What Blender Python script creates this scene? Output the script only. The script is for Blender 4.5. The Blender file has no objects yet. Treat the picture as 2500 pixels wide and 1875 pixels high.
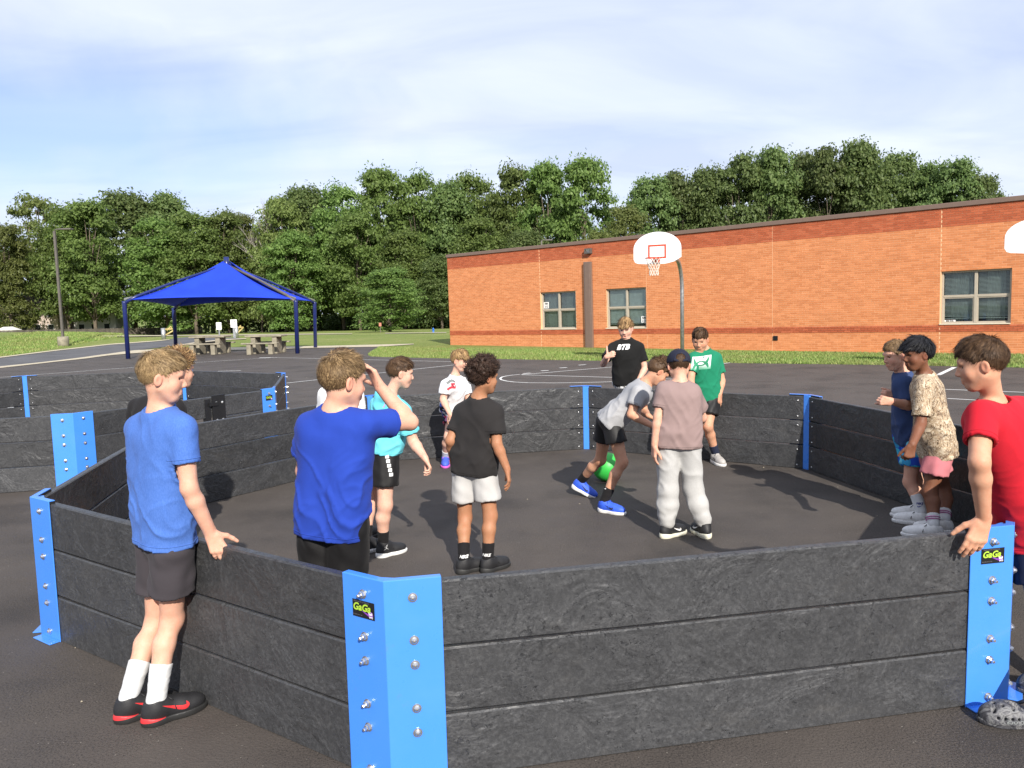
import bpy, bmesh, math, random
import numpy as np
from mathutils import Vector, Matrix
from mathutils.bvhtree import BVHTree
SC=bpy.context.scene
# ---------------- camera, world, sun, exposure ----------------
FPX,PIT,ROL,CH=1891.87,.0980805,.0247305,1.6513
_cp,_sp,_c,_s=math.cos(PIT),math.sin(PIT),math.cos(ROL),math.sin(ROL)
right=Vector((1,0,0)); fwd=Vector((0,_cp,-_sp)); down=Vector((0,-_sp,-_cp))
cx_=right*_c+down*_s; cy_=right*_s-down*_c; cz_=-fwd
cam=bpy.data.cameras.new('camera'); camo=bpy.data.objects.new('camera',cam); SC.collection.objects.link(camo)
M=Matrix((cx_,cy_,cz_)).transposed().to_4x4(); M.translation=Vector((0,0,CH)); camo.matrix_world=M
cam.sensor_width=36; cam.lens=FPX/2500*36; cam.clip_start=.05; cam.clip_end=4000
SC.camera=camo
SUN=Vector((-.27,1,-.64)).normalized()      # direction the light travels
elev=math.asin(-SUN.z); az=math.atan2(-SUN.x,-SUN.y)
wd=bpy.data.worlds.new('World'); SC.world=wd; wd.use_nodes=True
N=wd.node_tree.nodes; L=wd.node_tree.links; N.clear()
def wn(t,**k):
    n=N.new(t)
    for a,b in k.items(): setattr(n,a,b)
    return n
sky=wn('ShaderNodeTexSky',sky_type='NISHITA',sun_disc=False,sun_elevation=elev,sun_rotation=az,air_density=1.0,dust_density=.6,ozone_density=1.5)
tc=wn('ShaderNodeTexCoord')
sep=wn('ShaderNodeSeparateXYZ'); L.new(tc.outputs['Generated'],sep.inputs[0])
mx=wn('ShaderNodeMath',operation='MAXIMUM'); L.new(sep.outputs[2],mx.inputs[0]); mx.inputs[1].default_value=0
ad=wn('ShaderNodeMath',operation='ADD'); L.new(mx.outputs[0],ad.inputs[0]); ad.inputs[1].default_value=.16
dx=wn('ShaderNodeMath',operation='DIVIDE'); dy=wn('ShaderNodeMath',operation='DIVIDE')
L.new(sep.outputs[0],dx.inputs[0]); L.new(ad.outputs[0],dx.inputs[1]); L.new(sep.outputs[1],dy.inputs[0]); L.new(ad.outputs[0],dy.inputs[1])
cmb=wn('ShaderNodeCombineXYZ'); L.new(dx.outputs[0],cmb.inputs[0]); L.new(dy.outputs[0],cmb.inputs[1])
mp=wn('ShaderNodeMapping'); mp.inputs['Rotation'].default_value=(0,0,.5); mp.inputs['Scale'].default_value=(.55,1.15,1); mp.inputs['Location'].default_value=(1.3,.35,0)
L.new(cmb.outputs[0],mp.inputs[0])
n1=wn('ShaderNodeTexNoise'); n1.inputs['Scale'].default_value=.75; n1.inputs['Detail'].default_value=7; n1.inputs['Roughness'].default_value=.52; n1.inputs['Distortion'].default_value=.5
L.new(mp.outputs[0],n1.inputs['Vector'])
cr=wn('ShaderNodeValToRGB'); cr.color_ramp.elements[0].position=.28; cr.color_ramp.elements[0].color=(.62,.62,.62,1); cr.color_ramp.elements[1].position=.58; cr.color_ramp.elements[1].color=(.97,.97,.97,1)
L.new(n1.outputs[0],cr.inputs[0])
n2=wn('ShaderNodeTexNoise'); n2.inputs['Scale'].default_value=1.7; n2.inputs['Detail'].default_value=6; n2.inputs['Roughness'].default_value=.5; n2.inputs['Distortion'].default_value=.8
L.new(mp.outputs[0],n2.inputs['Vector'])
cr2=wn('ShaderNodeValToRGB'); cr2.color_ramp.elements[0].position=.32; cr2.color_ramp.elements[0].color=(3.05,3.45,4.4,1); cr2.color_ramp.elements[1].position=.66; cr2.color_ramp.elements[1].color=(4.2,4.5,5.05,1)
L.new(n2.outputs[0],cr2.inputs[0])
sk2=wn('ShaderNodeMix',data_type='RGBA',blend_type='MULTIPLY'); sk2.inputs[0].default_value=1; L.new(sky.outputs[0],sk2.inputs[6]); sk2.inputs[7].default_value=(.60,.60,.78,1)
# a gap in the thin cloud low on the left, where the clear sky shows
gsub=wn('ShaderNodeVectorMath',operation='SUBTRACT'); L.new(tc.outputs['Generated'],gsub.inputs[0]); gsub.inputs[1].default_value=(-.49,.845,.215)
gsc=wn('ShaderNodeVectorMath',operation='MULTIPLY'); L.new(gsub.outputs[0],gsc.inputs[0]); gsc.inputs[1].default_value=(1.,1.,3.6)
gl=wn('ShaderNodeVectorMath',operation='LENGTH'); L.new(gsc.outputs[0],gl.inputs[0])
gn=wn('ShaderNodeTexNoise'); gn.inputs['Scale'].default_value=7; gn.inputs['Detail'].default_value=6; L.new(tc.outputs['Generated'],gn.inputs['Vector'])
ga=wn('ShaderNodeMath',operation='MULTIPLY_ADD'); L.new(gn.outputs[0],ga.inputs[0]); ga.inputs[1].default_value=.5; L.new(gl.outputs['Value'],ga.inputs[2])
gr_=wn('ShaderNodeValToRGB'); gr_.color_ramp.elements[0].position=.34; gr_.color_ramp.elements[0].color=(.30,.30,.30,1); gr_.color_ramp.elements[1].position=.66; gr_.color_ramp.elements[1].color=(1,1,1,1); L.new(ga.outputs[0],gr_.inputs[0])
hole=wn('ShaderNodeMix',data_type='RGBA',blend_type='MULTIPLY'); hole.inputs[0].default_value=1; L.new(cr.outputs[0],hole.inputs[6]); L.new(gr_.outputs[0],hole.inputs[7])
hole=type('h',(),{'outputs':[hole.outputs[2]]})()
mixw=wn('ShaderNodeMix',data_type='RGBA'); L.new(hole.outputs[0],mixw.inputs[0]); L.new(sk2.outputs[2],mixw.inputs[6]); L.new(cr2.outputs[0],mixw.inputs[7])
bg=wn('ShaderNodeBackground'); bg.inputs[1].default_value=.15; L.new(mixw.outputs[2],bg.inputs[0])
ow=wn('ShaderNodeOutputWorld'); L.new(bg.outputs[0],ow.inputs[0])
sl=bpy.data.lights.new('sun','SUN'); sl.energy=4.5; sl.angle=math.radians(.55); sl.color=(1,.94,.85)
so=bpy.data.objects.new('sun',sl); SC.collection.objects.link(so); so.rotation_euler=SUN.to_track_quat('-Z','Y').to_euler(); so.location=(0,-20,40)
SC.view_settings.view_transform='Standard'; SC.view_settings.look='None'; SC.view_settings.gamma=1; SC.view_settings.exposure=.64; SC.view_settings.use_curve_mapping=False
SC.render.engine='CYCLES'; SC.cycles.max_bounces=5; SC.cycles.transparent_max_bounces=6
SC.cycles.caustics_reflective=False; SC.cycles.caustics_refractive=False
# ---------------- measuring helpers ----------------
def ray(u,v):
    a=u-1250; b=v-937.5; U=a*_c-b*_s; V=a*_s+b*_c
    return Vector((U/FPX,_cp-V/FPX*_sp,-_sp-V/FPX*_cp))
def H(x,y):
    z=-max(0.,y-50)*.019
    if y>215: z=-165*.019
    z+=.95*math.exp(-(((x+36)/13)**2+((y-52)/11)**2))
    return z
def at(u,v,z=0.):
    d=ray(u,v); t=(z-CH)/d.z; return Vector((d.x*t,d.y*t,z))
def dep(u,v,Y):
    d=ray(u,v); t=Y/d.y; return Vector((d.x*t,Y,CH+d.z*t))
def gat(u,v,lift=0.):
    "point of the sloping ground seen at a place of the photograph"
    d=ray(u,v)
    t0=2.
    for k in range(4000):
        t=t0+.12
        if CH+d.z*t<=H(d.x*t,d.y*t): break
        t0=t
    a,b=t0,t0+.12
    for k in range(20):
        m=(a+b)/2
        if CH+d.z*m<=H(d.x*m,d.y*m): b=m
        else: a=m
    return Vector((d.x*b,d.y*b,H(d.x*b,d.y*b)+lift))
# ---------------- mesh helpers ----------------
def new_mesh(name,v,f,mat=None,smooth=False):
    me=bpy.data.meshes.new(name); me.from_pydata([tuple(p) for p in v],[],[tuple(q) for q in f])
    if mat is not None: me.materials.append(mat)
    if smooth: me.polygons.foreach_set('use_smooth',[True]*len(me.polygons))
    me.update(); return me
def np_mesh(name,V,Q,mat=None,smooth=True):
    V=np.asarray(V,np.float32); Q=np.asarray(Q,np.int32); k=Q.shape[1]
    me=bpy.data.meshes.new(name); me.vertices.add(len(V)); me.vertices.foreach_set('co',V.ravel())
    me.loops.add(Q.size); me.loops.foreach_set('vertex_index',Q.ravel())
    me.polygons.add(len(Q)); me.polygons.foreach_set('loop_start',np.arange(0,Q.size,k,dtype=np.int32)); me.polygons.foreach_set('loop_total',np.full(len(Q),k,np.int32))
    me.polygons.foreach_set('use_smooth',np.full(len(Q),bool(smooth)))
    if mat is not None: me.materials.append(mat)
    me.update(calc_edges=True); return me
def obj(name,me,parent=None,loc=None,label=None,cat=None,group=None,kind=None):
    o=bpy.data.objects.new(name,me); SC.collection.objects.link(o)
    if parent is not None: o.parent=parent
    if loc is not None: o.location=loc
    if label: o['label']=label
    if cat: o['category']=cat
    if group: o['group']=group
    if kind: o['kind']=kind
    return o
def empty(name,loc,rz=0.,label=None,cat=None,group=None):
    o=obj(name,None,None,loc,label,cat,group); o.rotation_euler=(0,0,rz); o.empty_display_size=.2; return o
def copy_tree(o,parent=None):
    c=o.copy(); SC.collection.objects.link(c); c.parent=parent
    for ch in [q for q in o.children]: copy_tree(ch,c)
    return c
class MB:
    def __init__(s): s.v=[]; s.f=[]
    def add(s,v,f):
        n=len(s.v); s.v+= [Vector(p) for p in v]; s.f+=[tuple(i+n for i in q) for q in f]; return s
    def box(s,lo,hi,M=None):
        (a,b,c),(d,e,g)=lo,hi
        v=[Vector(p) for p in((a,b,c),(d,b,c),(d,e,c),(a,e,c),(a,b,g),(d,b,g),(d,e,g),(a,e,g))]
        if M is not None: v=[M@p for p in v]
        return s.add(v,[(0,3,2,1),(4,5,6,7),(0,1,5,4),(1,2,6,5),(2,3,7,6),(3,0,4,7)])
    def prism(s,poly,z0,z1,M=None):
        n=len(poly); v=[Vector((x,y,z0)) for x,y in poly]+[Vector((x,y,z1)) for x,y in poly]
        if M is not None: v=[M@p for p in v]
        return s.add(v,[tuple(range(n))[::-1],tuple(range(n,2*n))]+[(i,(i+1)%n,n+(i+1)%n,n+i) for i in range(n)])
    def tube(s,pts,r,n=10,cap=True):
        pts=[Vector(p) for p in pts]; rs=r if isinstance(r,(list,tuple)) else [r]*len(pts)
        v=[];f=[];up=None
        for i,p in enumerate(pts):
            d=(pts[min(i+1,len(pts)-1)]-pts[max(i-1,0)]).normalized()
            if up is None: up=d.orthogonal().normalized()
            up=(up-d*up.dot(d)).normalized(); w=d.cross(up)
            for k in range(n):
                a=2*math.pi*k/n; v.append(p+(up*math.cos(a)+w*math.sin(a))*rs[i])
        for i in range(len(pts)-1):
            for k in range(n): f.append((i*n+k,i*n+(k+1)%n,(i+1)*n+(k+1)%n,(i+1)*n+k))
        if cap: f+=[tuple(range(n))[::-1],tuple(range((len(pts)-1)*n,len(pts)*n))]
        return s.add(v,f)
    def lathe(s,prof,n=20,M=None):
        v=[];f=[]
        for r,z in prof:
            for k in range(n):
                a=2*math.pi*k/n; p=Vector((r*math.cos(a),r*math.sin(a),z)); v.append(M@p if M is not None else p)
        for i in range(len(prof)-1):
            for k in range(n): f.append((i*n+k,i*n+(k+1)%n,(i+1)*n+(k+1)%n,(i+1)*n+k))
        f+=[tuple(range(n))[::-1],tuple(range((len(prof)-1)*n,len(prof)*n))]
        return s.add(v,f)
    def mesh(s,name,mat,smooth=False,bevel=0.,seg=2):
        me=new_mesh(name,s.v,s.f,mat,smooth)
        if bevel>0:
            bm=bmesh.new(); bm.from_mesh(me)
            es=[e for e in bm.edges if len(e.link_faces)==2 and e.calc_face_angle(0)>.5]
            bmesh.ops.bevel(bm,geom=es,offset=bevel,segments=seg,affect='EDGES',profile=.5)
            bm.to_mesh(me); bm.free()
            if smooth: me.polygons.foreach_set('use_smooth',[True]*len(me.polygons))
        return me
def frame_to(a,b,up=Vector((0,0,1))):
    "matrix whose x axis runs from a to b"
    x=(Vector(b)-Vector(a)).normalized(); y=up.cross(x).normalized(); z=x.cross(y)
    m=Matrix((x,y,z)).transposed().to_4x4(); m.translation=Vector(a); return m
# ---------------- materials ----------------
class NT:
    def __init__(s,name):
        s.m=bpy.data.materials.new(name); s.m.use_nodes=True; s.t=s.m.node_tree; s.n=s.t.nodes; s.l=s.t.links
        s.b=s.n['Principled BSDF']; s.tc=s.n.new('ShaderNodeTexCoord')
    def node(s,t,**k):
        n=s.n.new(t)
        for a,b in k.items(): setattr(n,a,b)
        return n
    def put(s,sock,v):
        if hasattr(v,'is_output') or isinstance(v,bpy.types.NodeSocket): s.l.new(v,sock)
        else: sock.default_value=v if not isinstance(v,tuple) or len(v)!=3 or sock.type!='RGBA' else (*v,1)
    def noise(s,scale,detail=4,rough=.5,vec=None,dist=0.,sc=None):
        n=s.node('ShaderNodeTexNoise'); n.inputs['Scale'].default_value=scale; n.inputs['Detail'].default_value=detail; n.inputs['Roughness'].default_value=rough; n.inputs['Distortion'].default_value=dist
        vec=vec or s.tc.outputs['Object']
        if sc:
            m=s.node('ShaderNodeMapping'); m.inputs['Scale'].default_value=sc; s.l.new(vec,m.inputs[0]); vec=m.outputs[0]
        s.l.new(vec,n.inputs['Vector']); return n.outputs[0]
    def vor(s,scale,vec=None,feat='F1',out='Distance'):
        n=s.node('ShaderNodeTexVoronoi',feature=feat); n.inputs['Scale'].default_value=scale; s.l.new(vec or s.tc.outputs['Object'],n.inputs['Vector']); return n.outputs[out]
    def ramp(s,x,stops):
        n=s.node('ShaderNodeValToRGB'); e=n.color_ramp.elements
        while len(e)<len(stops): e.new(.5)
        for i,(p,c) in enumerate(stops):
            e[i].position=p; e[i].color=(*c,1) if isinstance(c,tuple) else (c,c,c,1)
        s.put(n.inputs[0],x); return n.outputs[0]
    def mix(s,f,a,b,mode='MIX'):
        n=s.node('ShaderNodeMix',data_type='RGBA',blend_type=mode); s.put(n.inputs[0],f); s.put(n.inputs[6],a); s.put(n.inputs[7],b); return n.outputs[2]
    def math(s,op,a,b=0.):
        n=s.node('ShaderNodeMath',operation=op); s.put(n.inputs[0],a); s.put(n.inputs[1],b); return n.outputs[0]
    def bump(s,h,strength=.5,dist=.01):
        n=s.node('ShaderNodeBump'); n.inputs['Strength'].default_value=strength; n.inputs['Distance'].default_value=dist; s.put(n.inputs['Height'],h)
        s.l.new(n.outputs[0],s.b.inputs['Normal']); return n
    def fin(s,col=None,rough=None,metal=None,spec=None,sub=None,sheen=None,coat=None):
        for k,v in (('Base Color',col),('Roughness',rough),('Metallic',metal),('Specular IOR Level',spec),('Sheen Weight',sheen),('Coat Weight',coat)):
            if v is not None: s.put(s.b.inputs[k],v)
        if sub:
            s.b.inputs['Subsurface Weight'].default_value=sub[0]; s.b.inputs['Subsurface Radius'].default_value=(1,.35,.18); s.b.inputs['Subsurface Scale'].default_value=sub[1]
        return s.m
def simple(name,col,rough=.5,metal=0.,var=.12,scale=8.,bump=0.,bscale=60.,spec=.5,coat=None):
    t=NT(name); n=t.noise(scale,5)
    c=t.mix(t.ramp(n,[(.3,0.),(.7,1.)]),tuple(x*(1-var) for x in col),tuple(min(1,x*(1+var)) for x in col))
    if bump: t.bump(t.noise(bscale,4),bump,.004)
    return t.fin(c,rough,metal,spec,coat=coat)
def m_asphalt():
    t=NT('asphalt'); W=t.tc.outputs['Object']
    big=t.noise(.35,5,.6); mid=t.noise(3.,5,.6); fine=t.noise(160,3,.7); gr=t.vor(95); gr2=t.vor(230)
    wm=t.noise(9,4,.6)
    base=t.ramp(t.math('ADD',t.math('MULTIPLY',big,.6),t.math('MULTIPLY',mid,.4)),[(.35,(.050,.041,.0365)),(.52,(.068,.0565,.0495)),(.68,(.088,.073,.063))])
    c=t.mix(t.ramp(fine,[(.38,0.),(.66,1.)]),base,(.095,.082,.071),'MIX')
    c=t.mix(.45,c,base)
    pits=t.ramp(t.math('MULTIPLY',t.noise(120,4,.75),t.ramp(t.noise(1.3,4),[(.3,.75),(.7,1.12)])),[(.36,0.),(.43,1.)])
    c=t.mix(t.math('MULTIPLY',t.math('SUBTRACT',1.,pits),.6),c,(.012,.011,.011))
    sp=t.node('ShaderNodeTexVoronoi'); sp.inputs['Scale'].default_value=38; t.l.new(W,sp.inputs['Vector'])
    sm=t.math('MULTIPLY',t.math('LESS_THAN',sp.outputs['Distance'],.11),t.math('GREATER_THAN',t.noise(38,0),.62))
    c=t.mix(t.math('MULTIPLY',sm,.6),c,(.33,.3,.26))
    dust=t.ramp(t.noise(1.1,6,.7,dist=1.2,sc=(.25,1.6,1)),[(.62,0.),(.78,1.)])
    c=t.mix(t.math('MULTIPLY',dust,.35),c,(.13,.115,.098))
    hgt=t.math('ADD',t.math('MULTIPLY',pits,.8),t.math('ADD',t.math('MULTIPLY',gr,.6),t.math('MULTIPLY',fine,.5)))
    t.bump(hgt,.6,.004)
    return t.fin(c,t.ramp(mid,[(.3,.72),(.7,.9)]),0,.42)
def m_grass():
    t=NT('grass'); a=t.noise(.12,5,.6); b=t.noise(1.4,6,.65); c_=t.noise(30,4,.8)
    c=t.ramp(t.math('ADD',t.math('MULTIPLY',a,.55),t.math('MULTIPLY',b,.45)),[(.32,(.15,.21,.05)),(.5,(.24,.28,.075)),(.68,(.38,.35,.15))])
    c=t.mix(t.ramp(c_,[(.35,0.),(.7,.75)]),c,(.05,.085,.017))
    t.bump(c_,.6,.05); return t.fin(c,.9,0,.15)
def m_board():
    t=NT('recycled_black_plastic'); oi=t.node('ShaderNodeObjectInfo'); 
    v=t.node('ShaderNodeVectorMath',operation='ADD'); mm=t.node('ShaderNodeVectorMath',operation='SCALE'); cb=t.node('ShaderNodeCombineXYZ')
    t.l.new(oi.outputs['Random'],cb.inputs[0]); t.l.new(oi.outputs['Random'],cb.inputs[2]); t.l.new(cb.outputs[0],mm.inputs[0]); mm.inputs['Scale'].default_value=37.
    t.l.new(t.tc.outputs['Object'],v.inputs[0]); t.l.new(mm.outputs[0],v.inputs[1]); V=v.outputs[0]
    a=t.noise(9,7,.75,V,.2); b=t.noise(60,6,.75,V,.2); g=t.noise(260,3,.7,V); p=t.noise(38,5,.8,V,.35); st=t.noise(5,5,.6,V,.3,(.12,1,2.2))
    c=t.ramp(t.math('ADD',t.math('MULTIPLY',a,.38),t.math('MULTIPLY',b,.62)),[(.36,(.020,.021,.023)),(.5,(.035,.036,.039)),(.62,(.066,.067,.070))])
    c=t.mix(t.ramp(g,[(.4,0.),(.75,.35)]),c,(.085,.083,.081)); dn=t.noise(20,4,.55,V,.6)
    scr=t.ramp(t.noise(4,8,.8,V,.4,(1,1,4)),[(.62,0.),(.72,.35)]); c=t.mix(scr,c,(.075,.074,.073))
    pit=t.ramp(p,[(.34,0.),(.42,1.)])
    c=t.mix(t.math('MULTIPLY',t.math('SUBTRACT',1.,pit),.26),c,(.014,.014,.015))
    hs=t.node('ShaderNodeHueSaturation'); t.l.new(c,hs.inputs['Color']); t.l.new(t.math('ADD',.72,t.math('MULTIPLY',oi.outputs['Random'],.45)),hs.inputs['Value']); c=hs.outputs[0]
    dirt=t.ramp(t.noise(3.2,8,.78,V,.2,(.7,1,1.6)),[(.56,0.),(.74,.25)]); c=t.mix(dirt,c,(.10,.092,.082))
    msk=t.ramp(t.noise(3.5,4,.6,V,.8),[(.42,.25),(.62,1.)])
    h=t.math('MULTIPLY',msk,t.math('ADD',t.math('MULTIPLY',pit,.55),t.math('ADD',t.math('MULTIPLY',dn,.5),t.math('MULTIPLY',b,.40)))); h=t.math('ADD',h,t.math('MULTIPLY',g,.10))
    t.bump(h,.85,.008); return t.fin(c,t.ramp(dn,[(.3,.34),(.7,.52)]),0,.55)
def m_brick(name,c0,c1,c2):
    t=NT(name); g=t.node('ShaderNodeNewGeometry'); oi=t.node('ShaderNodeObjectInfo')
    r=t.math('FRACT',t.math('ADD',g.outputs['Random Per Island'],oi.outputs['Random']))
    c=t.ramp(r,[(0.,c0),(.5,c1),(1.,c2)])
    W=g.outputs['Position']
    c=t.mix(t.ramp(t.noise(1.1,5,.6,W,.6,(1,1,2.5)),[(.45,0.),(.75,.2)]),c,tuple(x*.62 for x in c1))
    c=t.mix(t.ramp(t.noise(45,3,.7,W),[(.4,0.),(.7,.3)]),c,tuple(x*.7 for x in c1))
    t.bump(t.noise(120,3,.7,W),.35,.004); return t.fin(c,.88,0,.25)
def m_leaf(name,c0,c1,c2):
    t=NT(name); g=t.node('ShaderNodeNewGeometry'); oi=t.node('ShaderNodeObjectInfo')
    c=t.ramp(g.outputs['Random Per Island'],[(0.,c0),(.55,c1),(1.,c2)])
    hs=t.node('ShaderNodeHueSaturation'); t.l.new(c,hs.inputs['Color'])
    t.l.new(t.math('ADD',.485,t.math('MULTIPLY',oi.outputs['Random'],.03)),hs.inputs['Hue']); t.l.new(t.math('ADD',.72,t.math('MULTIPLY',oi.outputs['Random'],.55)),hs.inputs['Value'])
    c=hs.outputs[0]; t.fin(c,.55,0,.35)
    tr=t.node('ShaderNodeBsdfTranslucent'); t.l.new(c,tr.inputs[0]); ms=t.node('ShaderNodeMixShader'); ms.inputs[0].default_value=.5
    out=t.n['Material Output']; t.l.new(t.b.outputs[0],ms.inputs[1]); t.l.new(tr.outputs[0],ms.inputs[2]); t.l.new(ms.outputs[0],out.inputs[0]); return t.m
MA={}
MA['asphalt']=m_asphalt(); MA['grass']=m_grass(); MA['board']=m_board()
MA['road']=simple('weathered_asphalt',(.085,.083,.086),.85,var=.25,scale=.8,bump=.3,bscale=80)
MA['concrete']=simple('pale_concrete',(.46,.40,.29),.85,var=.15,scale=3,bump=.3,bscale=40)
MA['table']=simple('weathered_concrete',(.24,.215,.16),.85,var=.3,scale=5,bump=.3,bscale=40)
MA['line']=simple('road_paint',(.72,.72,.70),.6,var=.08,scale=20)
_t=NT('blue_powder_coat'); _bc=_t.mix(_t.ramp(_t.noise(5,6,.7),[(.4,0.),(.75,.5)]),(.055,.235,.78),(.07,.25,.70))
_bc=_t.mix(_t.ramp(_t.noise(34,8,.8,sc=(1,1,.25),dist=1.),[(.66,0.),(.72,.5)]),_bc,(.30,.36,.45)); _bc=_t.mix(_t.ramp(_t.noise(11,7,.75),[(.60,0.),(.8,.45)]),_bc,(.12,.16,.22))
MA['blue']=_t.fin(_bc,_t.ramp(_t.noise(9,5,.6),[(.3,.22),(.7,.42)]),0,.5,coat=.35)
MA['darkblue']=simple('navy_post_paint',(.012,.022,.115),.3,var=.1)
MA['canvas']=simple('blue_shade_fabric',(.012,.045,.56),.75,var=.12,scale=1.2,spec=.25)
MA['steel']=simple('zinc_plated_steel',(.62,.62,.62),.28,.9,var=.1)
MA['galv']=simple('galvanised_steel',(.42,.43,.43),.42,.75,var=.25,scale=14)
MA['black']=simple('black_metal',(.012,.012,.013),.4)
MA['brown']=simple('brown_metal_trim',(.17,.115,.09),.5,var=.06,spec=.4)
MA['tan']=simple('tan_window_frame',(.40,.35,.275),.5,var=.05)
MA['sill']=simple('pale_sill',(.62,.54,.42),.6,var=.05)
MA['white']=simple('white_paint',(.80,.80,.80),.4,var=.03)
MA['redpaint']=simple('orange_red_paint',(.62,.06,.018),.4,var=.05)
MA['rope']=simple('net_cord',(.72,.70,.62),.9)
MA['wood']=simple('weathered_fence_wood',(.135,.115,.095),.9,var=.35,scale=1.5)
MA['bark']=simple('tree_bark',(.12,.095,.07),.95,var=.35,scale=3)
MA['polebronze']=simple('dark_bronze_pole',(.10,.088,.078),.5)
MA['mortar']=simple('mortar',(.74,.44,.25),.95,var=.1,scale=2)
MA['roofm']=simple('roof_membrane',(.25,.24,.23),.9)
MA['brick']=m_brick('orange_brick',(.52,.182,.070),(.59,.218,.087),(.65,.252,.106))
MA['brick_dark']=m_brick('dark_red_brick',(.36,.085,.036),(.43,.108,.046),(.49,.13,.058))
g_=NT('window_glass'); _tr=g_.node('ShaderNodeBsdfTransparent'); _tr.inputs[0].default_value=(.93,.96,.95,1); _gl=g_.node('ShaderNodeBsdfGlossy'); _gl.inputs['Roughness'].default_value=.02; _fr=g_.node('ShaderNodeFresnel'); _fr.inputs[0].default_value=1.5
_mx=g_.node('ShaderNodeMixShader'); g_.l.new(g_.math('MULTIPLY',_fr.outputs[0],.8),_mx.inputs[0]); g_.l.new(_tr.outputs[0],_mx.inputs[1]); g_.l.new(_gl.outputs[0],_mx.inputs[2]); g_.l.new(_mx.outputs[0],g_.n['Material Output'].inputs[0]); MA['glass']=g_.m
MA['inside']=simple('room_inside',(.03,.035,.035),.9)
MA['blind']=simple('blind_slat',(.58,.66,.62),.6)
MA['curtain']=simple('grey_curtain',(.30,.34,.32),.9,var=.3,scale=6)
MA['hydrant']=simple('hydrant_blue',(.02,.13,.5),.4)
MA['siding']=simple('pale_siding',(.52,.43,.38),.8)
MA['siding2']=simple('white_siding',(.66,.64,.6),.8)
MA['shingle']=simple('roof_shingle',(.10,.08,.07),.9)
MA['yellow']=simple('yellow_gate_paint',(.42,.33,.12),.5)
LEAF=[m_leaf('leaf_green',(.10,.155,.036),(.145,.215,.052),(.215,.29,.08)),
      m_leaf('leaf_olive',(.12,.155,.04),(.17,.215,.058),(.245,.285,.088)),
      m_leaf('leaf_dark',(.095,.145,.045),(.14,.20,.06),(.20,.26,.085))]
def text_poly(txt,size,bold=0.,shear=0.,extr=0.):
    cu=bpy.data.curves.new('t','FONT'); cu.body=txt; cu.size=size; cu.align_x='CENTER'; cu.align_y='CENTER'; cu.offset=bold; cu.shear=shear; cu.resolution_u=3; cu.extrude=extr
    o=bpy.data.objects.new('t',cu); SC.collection.objects.link(o); dg=bpy.context.evaluated_depsgraph_get(); dg.update()
    me=o.evaluated_get(dg).to_mesh(); v=[Vector(q.co) for q in me.vertices]; f=[tuple(p.vertices) for p in me.polygons]
    o.to_mesh_clear(); bpy.data.objects.remove(o); bpy.data.curves.remove(cu); return v,f
# ================= ground and paving =================
random.seed(7); rng=np.random.default_rng(7)
def frange(a,b,s):
    r=[];x=a
    while x<b-1e-6: r.append(x); x+=s
    return r
xs=[-1500,-900,-500,-300,-200,-150,-110]+frange(-80,80,4.)+[80,110,150,200,300,500,900,1500]
ys=[-60,-30,-12]+frange(0,240,4.)+[240,300,450,700,1100,2000]
gv=[(x,y,H(x,y)-.012) for y in ys for x in xs]; nx=len(xs)
gf=[(j*nx+i,j*nx+i+1,(j+1)*nx+i+1,(j+1)*nx+i) for j in range(len(ys)-1) for i in range(nx-1)]
obj('ground',new_mesh('ground',gv,gf,MA['grass'],True),kind='structure')
def poly_sheet(name,pts,mat,z):
    bm=bmesh.new(); vs=[bm.verts.new((p.x,p.y,z)) for p in pts]; f=bm.faces.new(vs)
    if f.normal.z<0: f.normal_flip()
    bmesh.ops.triangulate(bm,faces=[f]); me=bpy.data.meshes.new(name); bm.to_mesh(me); bm.free(); me.materials.append(mat)
    for p in me.polygons:
        if p.normal.z<0: p.flip()
    return obj(name,me,kind='structure')
far=[(-260,930),(-60,907),(0,897),(90,888),(160,880),(270,867),(330,862),(430,860),(600,855),(780,850),(926,846.5)]
edge=[(920,851),(908,858),(900,863),(899,867),(905,870),(934,871.5),(1093,875),(1147,875),(1300,878),(1494,881),(1787,886),(1800,886.5),(2170,891),(2500,897.5)]
P=[at(u,v) for u,v in far+edge]
P+=[Vector((22,15,0)),Vector((40,-8,0)),Vector((40,-40,0)),Vector((-60,-40,0)),Vector((-60,10,0))]
court=poly_sheet('asphalt_court',P,MA['asphalt'],.0)
def strip(name,A,B,mat,lift=.02,n=60,kind='structure'):
    "a paved band between two edge lines read from the photograph"
    def res(pl):
        pl=[Vector((*q,0)) for q in pl]; d=[0]
        for i in range(1,len(pl)): d.append(d[-1]+(pl[i]-pl[i-1]).length)
        o=[]
        for k in range(n+1):
            t=d[-1]*k/n; i=max(1,next((i for i in range(1,len(d)) if d[i]>=t-1e-9),len(d)-1))
            w=(t-d[i-1])/max(1e-9,d[i]-d[i-1]); o.append(pl[i-1].lerp(pl[i],w))
        return o
    a=res(A);b=res(B); v=[];f=[]
    for q,w in zip(a,b): v+=[gat(q.x,q.y,lift),gat(w.x,w.y,lift)]
    for k in range(n): f.append((2*k,2*k+2,2*k+3,2*k+1))
    o=obj(name,new_mesh(name,v,f,mat),kind=kind)
    for p in o.data.polygons:
        if p.normal.z<0: p.flip()
    return o
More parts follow.
